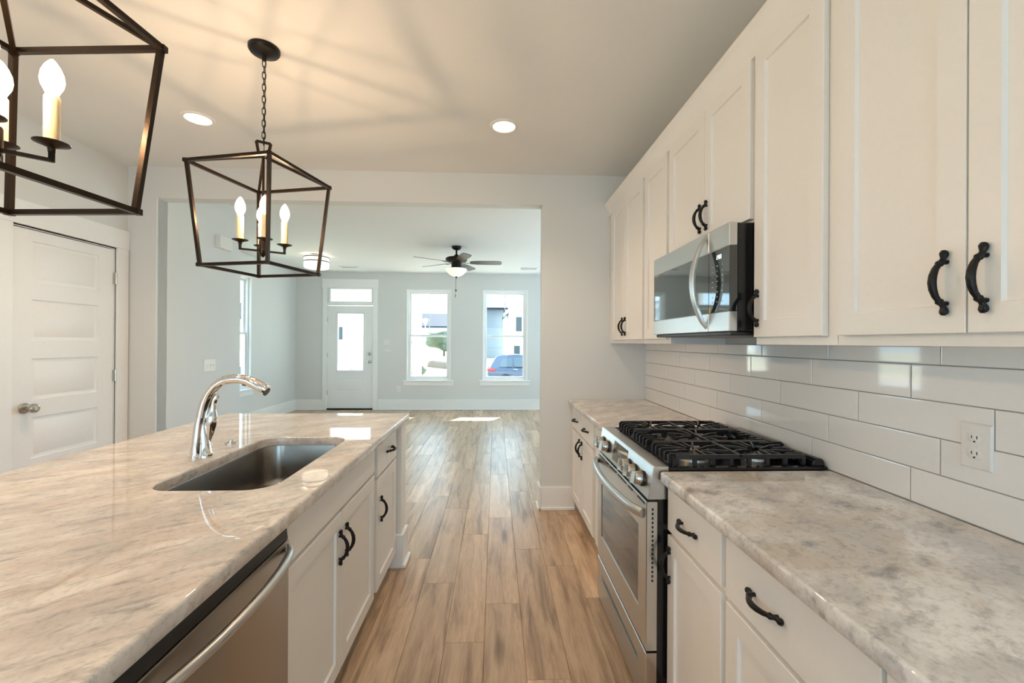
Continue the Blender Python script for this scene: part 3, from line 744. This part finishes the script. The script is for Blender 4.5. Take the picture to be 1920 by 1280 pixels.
for si, (a, b) in enumerate(secs):
    c = (a+b)/2; burners = [(.80, c), (1.055, c)] if si != 1 else [(.93, c)]
    for bx_, by_ in burners:
        big = .050 if (si == 0 and bx_ < .9) else .040
        bn = MB().lathe([(big+.012, .919), (big+.010, .928), (big, .932)], (bx_, by_, 0), 'Z', 28).build('burner', 'burneralu', rg)
        MB().lathe([(big, .932), (big+.002, .936), (big, .942), (big*.8, .944)], (bx_, by_, 0), 'Z', 28).build('burner_cap', 'iron', bn)
    m = MB(); zt = .960; h = .007
    def gb(p, q, wd=.0085, z=zt): m.bar((*p, z), (*q, z), wd)
    x0, x1 = .680, 1.182
    for y in (a+.006, b-.006):                      # side rails with feet
        m.box(x0, x1, y-.006, y+.006, zt-.012, zt+.005, .002)
        for k in range(8):
            xx = x0+.006+(x1-x0-.012)*k/7; m.box(xx-.007, xx+.007, y-.006, y+.006, .925, zt-.010)
    m.box(.927, .937, a, b, zt-.008, zt+.005, .002)   # middle cross bar
    for dy in (-.085, -.045, .0, .045, .085):         # parallel prongs at the front and the back edge
        for xa, xb, xe in ((x0-.012, .745, x0-.012), (x1+.002, 1.125, x1+.002)):
            ln = xb if abs(dy) > .05 or dy == 0 else (xb+xa)/2+.01*(1 if xb > xa else -1)
            m.box(min(xa, ln), max(xa, ln), c+dy-.0045, c+dy+.0045, zt-.008, zt+.005, .0015)
            m.box(xe-.005, xe+.005, c+dy-.0045, c+dy+.0045, .927, zt)
    for bx_, by_ in burners:                          # radial fingers
        for k in range(8):
            t = 2*pi*k/8+pi/8; hx, hy = .118, (b-a)/2-.008
            dx, dy = cos(t), sin(t); L = min(hx/abs(dx), hy/abs(dy))
            p = (bx_+dx*.030, by_+dy*.030); q = (bx_+dx*L*.62, by_+dy*L*.62); e2 = (bx_+dx*L, by_+dy*L)
            m.tube([(*p, zt-.006), (*q, zt+.001), (*e2, zt)], .0042, 4, square=True)
        for s in (-1, 1): gb((bx_, by_+s*.028), (bx_, by_+s*(b-a)/2-s*.008))
    m.build('grate', 'iron', rg)

# ------------------------------------------------------------------ island
XI = -.59
def island_cab(y0, y1, label, fronts, hollow=False): return base_cab(y0, y1, label, fronts, 'white island cabinets', XI, 1, -1.20, hollow=hollow)
island_cab(1.2525, 2.178, 'white island sink cabinet with a false front and two doors', [
    ('false_front', 1.257, 2.150, .742, .866, None), ('door', 1.257, 1.700, .118, .726, (1.668, .600, 'Z')), ('door', 1.705, 2.150, .118, .726, (1.738, .600, 'Z'))], True)
island_cab(2.1805, 2.655, 'narrow white island cabinet at the far end with one drawer and one door', [
    ('drawer', 2.205, 2.618, .700, .862, (2.44, .785, 'Y')), ('door', 2.205, 2.618, .118, .684, (2.262, .520, 'Z'))])
island_cab(-.28, .628, 'white island cabinet nearest the camera beside the dishwasher', [
    ('drawer', -.26, .615, .700, .862, (.2, .785, 'Y')), ('door', -.26, .18, .118, .684, (.15, .60, 'Z')), ('door', .185, .615, .118, .684, (.22, .60, 'Z'))])
# end and back panels of the island
ep = thing('island_end_post', (-1.0, 2.74, 0), 'white end post of the island with stepped base trim, beside the narrow cabinet', 'island panel')
MB().box(-1.34, -.572, 2.675, 2.80, 0, .8755, .002).build('panel', 'cab', ep)
MB().box(-1.356, -.556, 2.659, 2.816, 0, .205, .003).build('base_trim', 'trim', ep)
MB().box(-1.375, -.540, 2.6575, 2.833, 0, .022, .004).build('shoe_trim', 'trim', ep)
bp = thing('island_back_panel', (-1.27, 1.2, 0), 'white back panel of the island under the seating overhang', 'island panel')
MB().box(-1.34, -1.205, -.28, 2.656, 0, .8755, .002).build('panel', 'cab', bp)
MB().box(-1.356, -1.34, -.28, 2.645, 0, .205).build('base_trim', 'trim', bp)
SK = (-1.112, -.716, 1.395, 2.155, .085)
slab_top('island_countertop', -1.735, -.562, -.32, 2.872, 'granite', 'long streaked granite island countertop holding the sink and faucet', hole=SK)
# sink
sk = thing('kitchen_sink', (-.91, 1.775, .68), 'undermount stainless steel sink set into the island countertop', 'sink')
m = MB(); Ls = []
def so(k, z, r): return [(x, y, z) for x, y in rrect(SK[0]-k, SK[1]+k, SK[2]-k, SK[3]+k, r, 8)]
Ls = [so(.018, .8745, .10), so(.004, .8745, .089), so(.003, .872, .088), so(.001, .72, .086), so(-.004, .70, .081), so(-.015, .686, .07), so(-.035, .680, .05)]
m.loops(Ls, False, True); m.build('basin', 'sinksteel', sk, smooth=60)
MB().lathe([(.055, .681), (.055, .6835), (.045, .684), (.04, .682), (.012, .683)], (-.95, 1.775, 0), 'Z').build('drain', 'chrome', sk)
# faucet
fc = thing('faucet', (-1.187, 1.79, .914), 'chrome pull-down faucet standing behind the island sink', 'faucet')
Yf = 1.79
m = MB().tube([(-1.200, Yf, .914), (-1.200, Yf, .921), (-1.1995, Yf, .925), (-1.197, Yf, .960), (-1.194, Yf, 1.01), (-1.190, Yf, 1.05), (-1.184, Yf, 1.075)], [.031, .031, .0275, .026, .0235, .0215, .0205], 20, up=(1, 0, 0), flat=(.85, 1))
m.build('body', 'chrome', fc)
arc = [(-1.184, 1.075, .0205), (-1.180, 1.100, .0205), (-1.171, 1.135, .020), (-1.155, 1.170, .0195), (-1.132, 1.200, .019), (-1.108, 1.218, .0185), (-1.089, 1.2255, .0185)]
MB().tube([(x, Yf, z) for x, z, r in arc], [r for *_, r in arc], 20, up=(1, 0, 0)).build('spout', 'chrome', fc)
hd = [(-1.089, 1.2255, .0175), (-1.0875, 1.226, .0192), (-1.060, 1.2305, .0195), (-1.030, 1.230, .0195), (-1.000, 1.223, .0205), (-.970, 1.209, .0215), (-.945, 1.196, .0215), (-.926, 1.186, .0195), (-.922, 1.184, .0165)]
sp = MB().tube([(x, Yf, z) for x, z, r in hd], [r for *_, r in hd], 20, up=(1, 0, 0), flat=(1, 1.05)).build('spray_head', 'chrome', fc)
m = MB()
for k in range(5): m.tube([(-1.022+.018*k, Yf, 1.212-.0028*k*k*.55), (-1.010+.018*k, Yf, 1.208-.0028*k*k*.62)], .008, 10)
m.build('spray_toggle', 'blackplastic', sp)
MB().lathe([(.0175, -.003), (.0175, .003)], (-.927, Yf, 1.178), (Vector((.5, 0, .86)), Vector((0, 1, 0)), Vector((.86, 0, -.5))), 18).build('spray_face', 'blackplastic', sp)
MB().tube([(-1.166, 1.792, .914), (-1.166, 1.792, .924), (-1.168, 1.792, .930), (-1.171, 1.792, .97), (-1.177, 1.792, 1.03), (-1.184, 1.792, 1.075)], [.0255, .0255, .022, .0185, .014, .010], 18, up=(1, 0, 0)).build('base_lobe', 'chrome', fc)
lv = [(-1.166, 1.80, .955, .004), (-1.164, 1.80, .975, .0095), (-1.158, 1.80, 1.01, .0155), (-1.152, 1.80, 1.045, .0205), (-1.149, 1.80, 1.066, .0215), (-1.147, 1.80, 1.082, .0185), (-1.146, 1.80, 1.100, .0130), (-1.144, 1.80, 1.122, .0115), (-1.139, 1.80, 1.143, .0120), (-1.130, 1.80, 1.160, .0115), (-1.126, 1.80, 1.166, .006)]
MB().tube([p[:3] for p in lv], [p[3] for p in lv], 18, up=(1, 0, 0)).build('lever', 'chrome', fc)
tag(MB().lathe([(.026, 0), (.026, .004), (.022, .007), (.013, .008), (.013, .014), (.010, .016)], (-1.21, 2.03, .914), 'Z').build('air_switch_button', 'chrome'), 'small round chrome air switch button on the island behind the sink', 'button')

# dishwasher
dw = thing('dishwasher', (-.9, .94, 0), 'stainless dishwasher with bowed bar handle in the island, lower left', 'dishwasher')
MB().box(-1.19, -.622, .634, 1.247, .02, .874).build('tub', 'blackplastic', dw)
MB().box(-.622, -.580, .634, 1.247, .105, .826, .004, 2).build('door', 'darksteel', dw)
MB().prism([(-.622, .828), (-.583, .828), (-.590, .871), (-.622, .873)], 'Y', .636, 1.245).build('control_strip', 'blackplastic', dw)
MB().box(-.68, -.66, .64, 1.24, 0.0, .105).build('toe_panel', 'blackplastic', dw)
hp = [(-.576+.052*sin(pi*i/20)**.55, .652+(1.230-.652)*i/20, .808) for i in range(21)]
MB().tube(hp, .0115, 12, up=(0, 0, 1)).build('handle', 'steel', dw)

# ------------------------------------------------------------------ pendants
def pendant(cx, cyv, rot, label, arms=0):
    r = thing('lantern_pendant', (cx, cyv, 1.70), label, 'pendant light', 'black lantern pendants over the island')
    zt, zb, ht, hb, wd = 2.175, 1.722, .297, .247, .0135
    cor = lambda h, z, k: Vector((cx+h*cos(radians(rot+45+90*k)), cyv+h*sin(radians(rot+45+90*k)), z))
    MB().lathe([(.0685, 2.779), (.0685, 2.766), (.062, 2.757), (.030, 2.746), (.012, 2.742), (.010, 2.722), (.006, 2.718)], (cx, cyv, 0), 'Z', 32).build('ceiling_canopy', 'bronze', r)
    m = MB(); z = 2.724; k = 0; Lk = .036
    while z > 2.335:
        a = pi/2*(k % 2)+.4; hw = .0075
        pts = [(cx+cos(a)*hw*cos(t)*1.0, cyv+sin(a)*hw*cos(t), z-Lk/2+Lk/2*(abs(sin(t))**.6)*(1 if sin(t) >= 0 else -1)) for t in [2*pi*j/16 for j in range(16)]]
        m.tube(pts, .0021, 6, closed=True, up=(sin(a), -cos(a), 0)); z -= Lk-.0075; k += 1
    m.tube([(cx+.006, cyv, 2.72), (cx+.004, cyv+.003, 2.5), (cx+.002, cyv, 2.28)], .0016, 6)
    m.build('chain', 'bronze', r)
    a = radians(rot+45); u = Vector((cos(a), sin(a), 0)); c0 = Vector((cx, cyv, 0))
    m = MB()
    P = [c0+u*(-.018)+Vector((0, 0, 2.262)), c0+u*(-.030)+Vector((0, 0, 2.330)), c0+u*.030+Vector((0, 0, 2.330)), c0+u*.018+Vector((0, 0, 2.262))]
    for p, q in zip(P, P[1:]+P[:1]): m.bar(p, q, .010)
    m.build('hanging_loop', 'lantern', r)
    m = MB()
    for k in range(4):
        m.bar(cor(ht, zt, k), cor(ht, zt, k+1), wd); m.bar(cor(hb, zb, k), cor(hb, zb, k+1), wd)
        m.bar(cor(ht-.004, zt, k), cor(hb-.004, zb, k), wd); m.bar(cor(ht-.006, zt, k), cor(.006, 2.262, k), wd*.85)
        for h, zz_ in ((ht, zt), (hb, zb)):
            p = cor(h, zz_, k); s = .008; m.box(p.x-s, p.x+s, p.y-s, p.y+s, p.z-s, p.z+s)
    m.build('cage', 'lantern', r)
    m = MB().lathe([(.0055, 2.262), (.0055, 1.865)], (cx, cyv, 0), 'Z', 10)
    m.lathe([(.004, 1.865), (.016, 1.863), (.0175, 1.858), (.0175, 1.800), (.013, 1.796), (.006, 1.785), (.003, 1.783)], (cx, cyv, 0), 'Z', 18)
    m.build('stem', 'lantern', r)
    for k in range(4):
        d = Vector((cos(radians(rot+45+arms+90*k)), sin(radians(rot+45+arms+90*k)), 0)); e = c0+d*.092
        m = MB().bar(c0+d*.012+Vector((0, 0, 1.812)), e+d*.004+Vector((0, 0, 1.812)), .0085); m.bar(e+Vector((0, 0, 1.808)), e+Vector((0, 0, 1.838)), .0085)
        m.lathe([(.007, 1.832), (.008, 1.842), (.016, 1.846), (.0335, 1.8525), (.034, 1.854), (.012, 1.853)], e, 'Z', 20)
        ar = m.build('candle_arm', 'lantern', r)
        MB().lathe([(.0145, 1.853), (.0148, 1.962), (.0125, 1.966)], e, 'Z', 16).build('candle_sleeve', 'candle', ar)
        MB().lathe([(.010, 1.966), (.0125, 1.972), (.0205, 1.990), (.0225, 2.003), (.0205, 2.020), (.0145, 2.036), (.0065, 2.049), (.0012, 2.054)], e, 'Z', 18).build('candle_bulb', 'bulb', ar)
        lamp('candle_light', 'POINT', e+Vector((0, 0, 2.005)), 4.3, WARM, shadow_soft_size=.012)
    return r
pendant(-1.11, 2.10, -13, 'black lantern pendant hanging over the far end of the island, shown whole')
pendant(-1.13, 1.01, -4, 'black lantern pendant over the near end of the island, cut off at the upper left')

# ------------------------------------------------------------------ recessed lights
def can(x, y, label=None, power=50):
    r = thing('recessed_light', (x, y, CE-.02), label, 'recessed light', 'recessed ceiling lights')
    MB().lathe([(.092, CE-.0005), (.092, CE-.004), (.086, CE-.009), (.074, CE-.010), (.070, CE-.006), (.070, CE-.002)], (x, y, 0), 'Z', 36, cap=False).build('trim_ring', 'white', r)
    MB().lathe([(.070, CE-.0055), (.050, CE-.0065), (.002, CE-.007)], (x, y, 0), 'Z', 36).build('lens', 'diffuser', r)
    o = lamp('can_light', 'SPOT', (x, y, CE-.02), power, (1, .745, .52), shadow_soft_size=.06, spot_size=radians(125), spot_blend=.9)
can(.047, 2.78, 'round recessed ceiling light between the island and the upper cabinets')
can(-1.873, 2.78, 'round recessed ceiling light left of the far pendant')
can(.047, .9, 'added out-of-view recessed fill light above the near end of the aisle', 9); can(-1.873, .9, 'added out-of-view recessed fill light above the left edge of the island')  # both out of view, added to brighten the lower kitchen
can(.047, -.9, 'added recessed fill light behind the camera on the range side'); can(-1.873, -.9, 'added recessed fill light behind the camera on the pantry side')  # unseen pair, added as fill from behind

# ------------------------------------------------------------------ living room fixtures
fx, fy = -.576, 6.33
fan = thing('ceiling_fan', (fx, fy, 2.05), 'dark five-blade ceiling fan with a glowing bowl light in the living room', 'ceiling fan')
MB().lathe([(.072, 2.779), (.072, 2.765), (.062, 2.745), (.040, 2.728), (.018, 2.724)], (fx, fy, 0), 'Z', 28).build('canopy', 'bronze', fan)
MB().lathe([(.013, 2.73), (.013, 2.665), (.03, 2.655), (.045, 2.625), (.05, 2.62)], (fx, fy, 0), 'Z', 20).build('downrod', 'bronze', fan)
MB().lathe([(.05, 2.622), (.13, 2.618), (.155, 2.605), (.158, 2.575), (.140, 2.555), (.10, 2.535), (.075, 2.53), (.072, 2.48), (.085, 2.47), (.085, 2.455)], (fx, fy, 0), 'Z', 36).build('motor_housing', 'bronze', fan)
for k in range(5):
    t = radians(-72+72*k); u = Vector((cos(t), sin(t), 0)); v = Vector((-sin(t), cos(t), 0)); c = Vector((fx, fy, 2.545))
    m = MB(); m.tube([c+u*.10+Vector((0, 0, -.004)), c+u*.17+Vector((0, 0, -.012)), c+u*.235], .011, 8, flat=(.35, 1.3), up=(0, 0, 1))
    br = m.build('blade_iron', 'bronze', fan)
    pit = radians(-12); vv = v*cos(pit)+Vector((0, 0, 1))*sin(pit); n = u.cross(vv)
    out = [(.20, -.045), (.30, -.062), (.55, -.070), (.635, -.064), (.66, -.04), (.662, 0), (.66, .04), (.635, .064), (.55, .070), (.30, .062), (.20, .045)]
    m = MB().loops([[c+u*a+vv*b+n*h for a, b in out] for h in (-.003, .003)]); m.build('blade', 'blade', br)
MB().lathe([(.085, 2.458), (.150, 2.450), (.152, 2.442), (.140, 2.415), (.105, 2.375), (.055, 2.347), (.016, 2.340)], (fx, fy, 0), 'Z', 36).build('light_bowl', 'bowl', fan)
MB().lathe([(.016, 2.342), (.016, 2.334), (.006, 2.322), (.003, 2.31)], (fx, fy, 0), 'Z', 16).build('finial', 'bronze', fan)
m = MB().tube([(fx-.003, fy-.015, 2.335), (fx-.003, fy-.015, 2.15)], .0016, 6); m.lathe([(.002, 2.152), (.009, 2.145), (.010, 2.13), (.004, 2.118)], (fx-.003, fy-.015, 0), 'Z', 12)
m.tube([(fx-.012, fy+.01, 2.335), (fx-.012, fy+.01, 2.08)], .0012, 6); m.lathe([(.002, 2.085), (.005, 2.075), (.004, 2.035)], (fx-.012, fy+.01, 0), 'Z', 10)
m.build('pull_chain', 'bronze', fan)

dx, dy = -2.9, 7.1
dr = thing('drum_light', (dx, dy, 2.55), 'glowing round drum ceiling light with two dark bands near the front door', 'ceiling light')
MB().lathe([(.12, 2.779), (.12, 2.755)], (dx, dy, 0), 'Z', 32).build('ceiling_plate', 'bronze', dr)
MB().lathe([(.185, 2.752), (.190, 2.70), (.190, 2.60), (.183, 2.565), (.15, 2.556), (.002, 2.553)], (dx, dy, 0), 'Z', 40).build('shade', 'drumshade', dr)
for z in (2.735, 2.665): MB().lathe([(.190, z-.007), (.1945, z-.007), (.1945, z+.007), (.190, z+.007)], (dx, dy, 0), 'Z', 40, cap=False).build('band', 'bronze', dr)
for a in range(4):
    t = radians(45+90*a); lamp('drum_halo', 'POINT', (dx+.155*cos(t), dy+.155*sin(t), 2.765), .9, (1, .80, .56), shadow_soft_size=.008)

def vent(x, y, label):
    r = thing('ceiling_vent', (x, y, CE-.012), label, 'vent', 'ceiling vents')
    m = MB()
    for a, b, c, e in ((-.17, .17, -.09, -.068), (-.17, .17, .068, .09), (-.17, -.145, -.068, .068), (.145, .17, -.068, .068)): m.box(x+a, x+b, y+c, y+e, CE-.010, CE-.0005, .002)
    m.build('frame', 'white', r)
    m = MB()
    for k in range(9): m.prism([(y-.06+.015*k, CE-.009), (y-.058+.015*k, CE-.009), (y-.050+.015*k, CE-.001), (y-.052+.015*k, CE-.001)], 'X', x-.145, x+.145)
    m.build('louvre', 'white', r)
vent(-2.75, 8.2, 'white ceiling vent over the front door'); vent(.62, 8.12, 'white ceiling vent over the right living room window')

# wall plates
def plate(name, axis, d, out, u, z, wd, h, label, cat, toggles=0, t=.006, mm='white'):
    T = Tx(d, out) if axis == 'X' else Ty(d, out)
    r = thing(name, T(u, z-h/2, 0), label, cat)
    R = lambda k, wv: [T(u-wd/2+k, z-h/2+k, wv), T(u+wd/2-k, z-h/2+k, wv), T(u+wd/2-k, z+h/2-k, wv), T(u-wd/2+k, z+h/2-k, wv)]
    MB().loops([R(0, 0), R(0, t*.4), R(.004, t)]).build('cover_plate', mm, r, smooth=20)
    for k in range(toggles):
        uu = u+(k-(toggles-1)/2)*.046
        MB().loops([[T(uu+a*.005, z+b*.011, t-.001) for a, b in ((-1, -1), (1, -1), (1, 1), (-1, 1))], [T(uu+a*.004, z+.006+b*.004, t+.010) for a, b in ((-1, -1), (1, -1), (1, 1), (-1, 1))]]).build('toggle', 'white', r)
    return r
plate('light_switch', 'X', XO0, 1, 4.23, 1.147, .165, .118, 'white three-toggle light switch on the wall behind the faucet', 'light switch', 3)
ch = plate('door_chime', 'X', XO0, 1, 4.40, 2.352, .20, .125, 'white door chime box high on the wall behind the far pendant', 'door chime', 0, .05)
plate('light_switch', 'Y', YF, -1, -2.20, 1.36, .12, .118, 'white light switch on the far wall right of the front door', 'light switch', 2)
th = plate('thermostat', 'Y', YF, -1, -2.18, 1.20, .13, .05, 'small white wall plate below the switch beside the front door', 'wall plate')
outlet(-1.96, YF, .42, -1, 'white outlet low on the far wall left of the middle window', 'Y')

# ------------------------------------------------------------------ outdoors
struct(MB().loops([[(-60, 11.6, -1.0), (60, 11.6, -1.0)], [(-60, 27, -.95), (60, 27, -.95)], [(-60, 52, .15), (60, 52, .15)], [(-60, 170, 1.3), (60, 170, 1.3)]], False, False, False).build('ground', 'lawn'))
struct(MB().box(-60, -4.4, -20, 11.6, -1.2, -1.0).build('ground_side', 'lawn'))
struct(MB().box(-60, 60, 19.5, 26.5, -1.02, -.94).build('street', 'asphalt'))
pr = struct(MB().box(-5.2, 3.2, YF+.15, 11.3, -.2, -.04).build('porch_floor', 'porchfloor'))
struct(MB().box(-5.4, 3.4, YF+.15, 11.55, 2.80, 2.95).build('porch_roof', 'trim'))
for x, lb in ((-3.36, 'square white porch column seen through the front door glass'), (-1.93, 'square white porch column at the left edge of the middle window')):
    r = thing('porch_column', (x, 10.7, -.04), lb, 'column', 'white porch columns')
    MB().box(x-.10, x+.10, 10.6, 10.8, -.04, 2.80, .004).build('shaft', 'trim', r)
    MB().box(x-.125, x+.125, 10.575, 10.825, -.04, .14, .006).build('plinth', 'trim', r)

def house(x0, x1, y0, y1, zb, ze, zr, label, wallm, roofm, ridge='Y', wins=(), porch=None):
    r = thing('street_house', ((x0+x1)/2, (y0+y1)/2, zb), label, 'house', 'houses across the street')
    m = MB().box(x0, x1, y0, y1, zb, ze)
    xm, ym = (x0+x1)/2, (y0+y1)/2
    if ridge == 'Y': m.prism([(x0, ze), (x1, ze), (xm, zr-.1)], 'Y', y0, y1)
    else: m.prism([(y0, ze), (y1, ze), (ym, zr-.1)], 'X', x0, x1)
    m.build('wall', wallm, r)
    e = .45; m = MB()
    if ridge == 'Y':
        s = (zr-ze)/(xm-x0)
        m.prism([(x0-e, ze-e*s), (xm, zr), (x1+e, ze-e*s), (x1+e, ze-e*s+.2), (xm, zr+.22), (x0-e, ze-e*s+.2)], 'Y', y0-e, y1+e)
    else:
        s = (zr-ze)/(ym-y0)
        m.prism([(y0-e, ze-e*s), (ym, zr), (y1+e, ze-e*s), (y1+e, ze-e*s+.2), (ym, zr+.22), (y0-e, ze-e*s+.2)], 'X', x0-e, x1+e)
    m.build('roof', roofm, r)
    if ridge == 'Y':
        m = MB()
        for sx in (-1, 1):
            xa = xm+sx*(xm-x0+e); za = ze-e*s
            m.loops([[(xm, yy, zr-.12), (xa, yy, za-.12), (xa, yy, za+.18), (xm, yy, zr+.20)] for yy in (y0-e-.06, y0-e)])
        m.build('fascia', 'siding', r)
    for wx, wz, ww, wh in wins:
        f = MB().box(wx-ww/2-.08, wx+ww/2+.08, y0-.06, y0-.002, wz-wh/2-.08, wz+wh/2+.08).build('window', 'siding', r)
        MB().box(wx-ww/2, wx+ww/2, y0-.075, y0-.05, wz-wh/2, wz+wh/2).build('pane', 'darkwin', f)
    if porch:
        xa, xb, pz = porch
        m = MB().prism([(y0-2.2, pz), (y0, pz+.9), (y0, pz+1.1), (y0-2.4, pz+.1)], 'X', xa, xb); m.build('porch_roof', roofm, r)
        for k in range(3):
            xx = xa+.3+(xb-xa-.6)*k/2; MB().box(xx-.12, xx+.12, y0-2.1, y0-1.86, zb, pz).build('porch_post', 'siding', r)
    return r
house(-1.1, .8, 43.5, 54, -.2, 4.8, 6.7, 'pale blue house with a steep blue roof seen through the right window', 'bluesiding', 'blueroof', 'X')
house(1.1, 5.4, 36, 42, -.6, 4.0, 6.1, 'white gabled house beside the pale blue one, at the right window edge', 'siding', 'blueroof', 'Y', [(1.95, 2.9, .5, 1.2), (4.4, 2.9, .5, 1.2), (1.8, .5, .5, 1.2)])
house(-16, -4.6, 60, 70, .2, 3.5, 5.4, 'low house with a long blue roof seen through the middle window', 'siding', 'blueroof', 'X', [(-12, 1.7, 1.0, 1.4), (-8.0, 1.7, 1.0, 1.4)])
house(-13, -7.5, 31, 38, -.8, 2.3, 4.3, 'white gabled house seen through the front door glass', 'siding', 'blueroof', 'Y', [(-11.07, 1.95, .55, .9), (-8.6, 1.95, .55, .9)])
house(-41, -33, 58, 68, .2, 4.4, 6.6, 'white neighbouring house seen through the left living room window', 'siding', 'blueroof', 'X', [(-36, 1.6, .9, 1.3), (-34.5, 1.6, .9, 1.3)])

def suv(x0, yc, zg, L, label, paint, name='car'):
    """side-on car, its tail at x0 pointing to +X"""
    r = thing(name, (x0+L/2, yc, zg), label, 'car')
    s = L/4.6
    prof = [(.10, .42), (.02, .62), (.04, .95), (.16, 1.05), (.42, 1.52), (.62, 1.64), (1.4, 1.70), (2.3, 1.66), (2.75, 1.52), (3.35, 1.12), (4.25, .98), (4.52, .80), (4.6, .45), (4.45, .30), (.25, .30)]
    m = MB(); Ls = []
    for yy, k in ((-.93, .0), (-.88, .0), (.88, .0), (.93, 0)):
        ins = .045 if abs(yy) > .9 else 0
        Ls.append([(x0+s*(a+(ins if a < 2.3 else -ins)), yc+s*yy*(1 if z < 1.06 else .80), zg+s*(z-ins*(1 if z > 1 else -1))) for a, z in prof])
    m.loops(Ls); m.build('body', paint, r, smooth=40)
    for sy in (-1, 1):
        yy = yc+sy*s*.86
        m = MB()
        for wnd in ([(.62, 1.08), (.78, 1.48), (1.30, 1.55), (1.30, 1.08)], [(1.36, 1.08), (1.36, 1.56), (2.05, 1.56), (2.05, 1.07)], [(2.11, 1.07), (2.11, 1.55), (2.45, 1.50), (3.05, 1.10)]):
            def P(a, z, o): return (x0+s*a, yc+sy*s*(.935-(.19*(z-1.06)/.45 if z > 1.06 else 0)+o), zg+s*z)
            m.loops([[P(a, z, -.05) for a, z in wnd], [P(a, z, .012) for a, z in wnd]])
        m.build('side_window', 'carglass', r)
        for wx in (.95, 3.70):
            m = MB().lathe([(.20*s, -.01), (.34*s, -.005), (.36*s, .05*s), (.36*s, .2*s)], (x0+s*wx, yc+sy*s*.95-(.19*s if sy > 0 else 0), zg+.36*s), 'Y', 24)
            wh = m.build('wheel', 'tyre', r)
            MB().lathe([(.21*s, 0), (.19*s, .21*s)], (x0+s*wx, yc+sy*s*.96-(.2*s if sy > 0 else 0), zg+.36*s), 'Y', 20).build('rim', 'nickel', wh)
        m = MB().box(x0+s*.02, x0+s*.42, min(yy, yy+sy*.09), max(yy, yy+sy*.09), zg+s*.86, zg+s*1.0, .02); m.build('tail_light', 'taillight', r)
        MB().box(x0+s*1.35, x0+s*1.55, yc+sy*s*.93-.015, yc+sy*s*.93+.015, zg+s*.93, zg+s*.965, .005).build('door_handle', 'chrome', r)
    return r
suv(-.42, 22.8, -.94, 4.6, 'blue SUV parked in the street outside the right window', 'bluecar')
suv(-9.9, 14.2, -1.0, 4.4, 'teal car parked outside the left living room window', 'tealcar')
# lamp post, tree, shrubs, dirt mound
lp = thing('street_lamp', (-6.45, 40, -.4), 'thin dark street lamp seen through the middle window', 'street lamp')
MB().tube([(-6.45, 40, -.4), (-6.45, 40, 3.0)], [.07, .05], 10).build('post', 'asphalt', lp)
MB().lathe([(.06, 2.95), (.12, 3.0), (.30, 3.35), (.34, 3.42), (.06, 3.55)], (-6.45, 40, 0), 'Z', 12).build('lantern', 'asphalt', lp)
def blob(name, c, rx, ry, rz, mm, parent=None, seed=1, sub=3, amp=.25):
    rnd = random.Random(seed); m = MB(); bmesh.ops.create_icosphere(m.b, subdivisions=sub, radius=1)
    dirs = [Vector((rnd.uniform(-1, 1), rnd.uniform(-1, 1), rnd.uniform(-1, 1))).normalized() for _ in range(24)]
    for v in m.b.verts:
        n = v.co.normalized(); k = 1+amp*max((max(0, n.dot(d))**10 for d in dirs))+amp*.5*(rnd.random()-.5)
        v.co = Vector((c[0]+n.x*rx*k, c[1]+n.y*ry*k, c[2]+n.z*rz*k))
    return m.build(name, mm, parent, smooth=60)
tr_ = thing('tree', (-5.2, 44, -.2), 'small green tree behind the lamp post outside the middle window', 'tree')
MB().tube([(-5.2, 44, -.25), (-5.2, 44, 1.2)], [.12, .08], 8).build('trunk', 'bark', tr_)
blob('crown', (-5.2, 44, 1.55), 1.5, 1.1, .8, 'leaf', tr_, 3, amp=.5)
for i, (x, y, z, rr, lb) in enumerate(((-7.7, 26, -.9, .8, 'round green shrub seen at the right of the front door glass'), (-5.4, 30, -.75, .6, 'low grey-green shrub on the lawn outside the middle window'))):
    tag(blob('shrub', (x, y, z+rr*.3), rr, rr, rr*.8, 'leaf', None, 5+i), lb, 'shrub')
tag(blob('dirt_mound', (-3.6, 36, -.62), 1.9, 2.5, .8, 'dirt', None, 9, amp=.15), 'heap of brown dirt across the street outside the middle window', 'dirt mound')
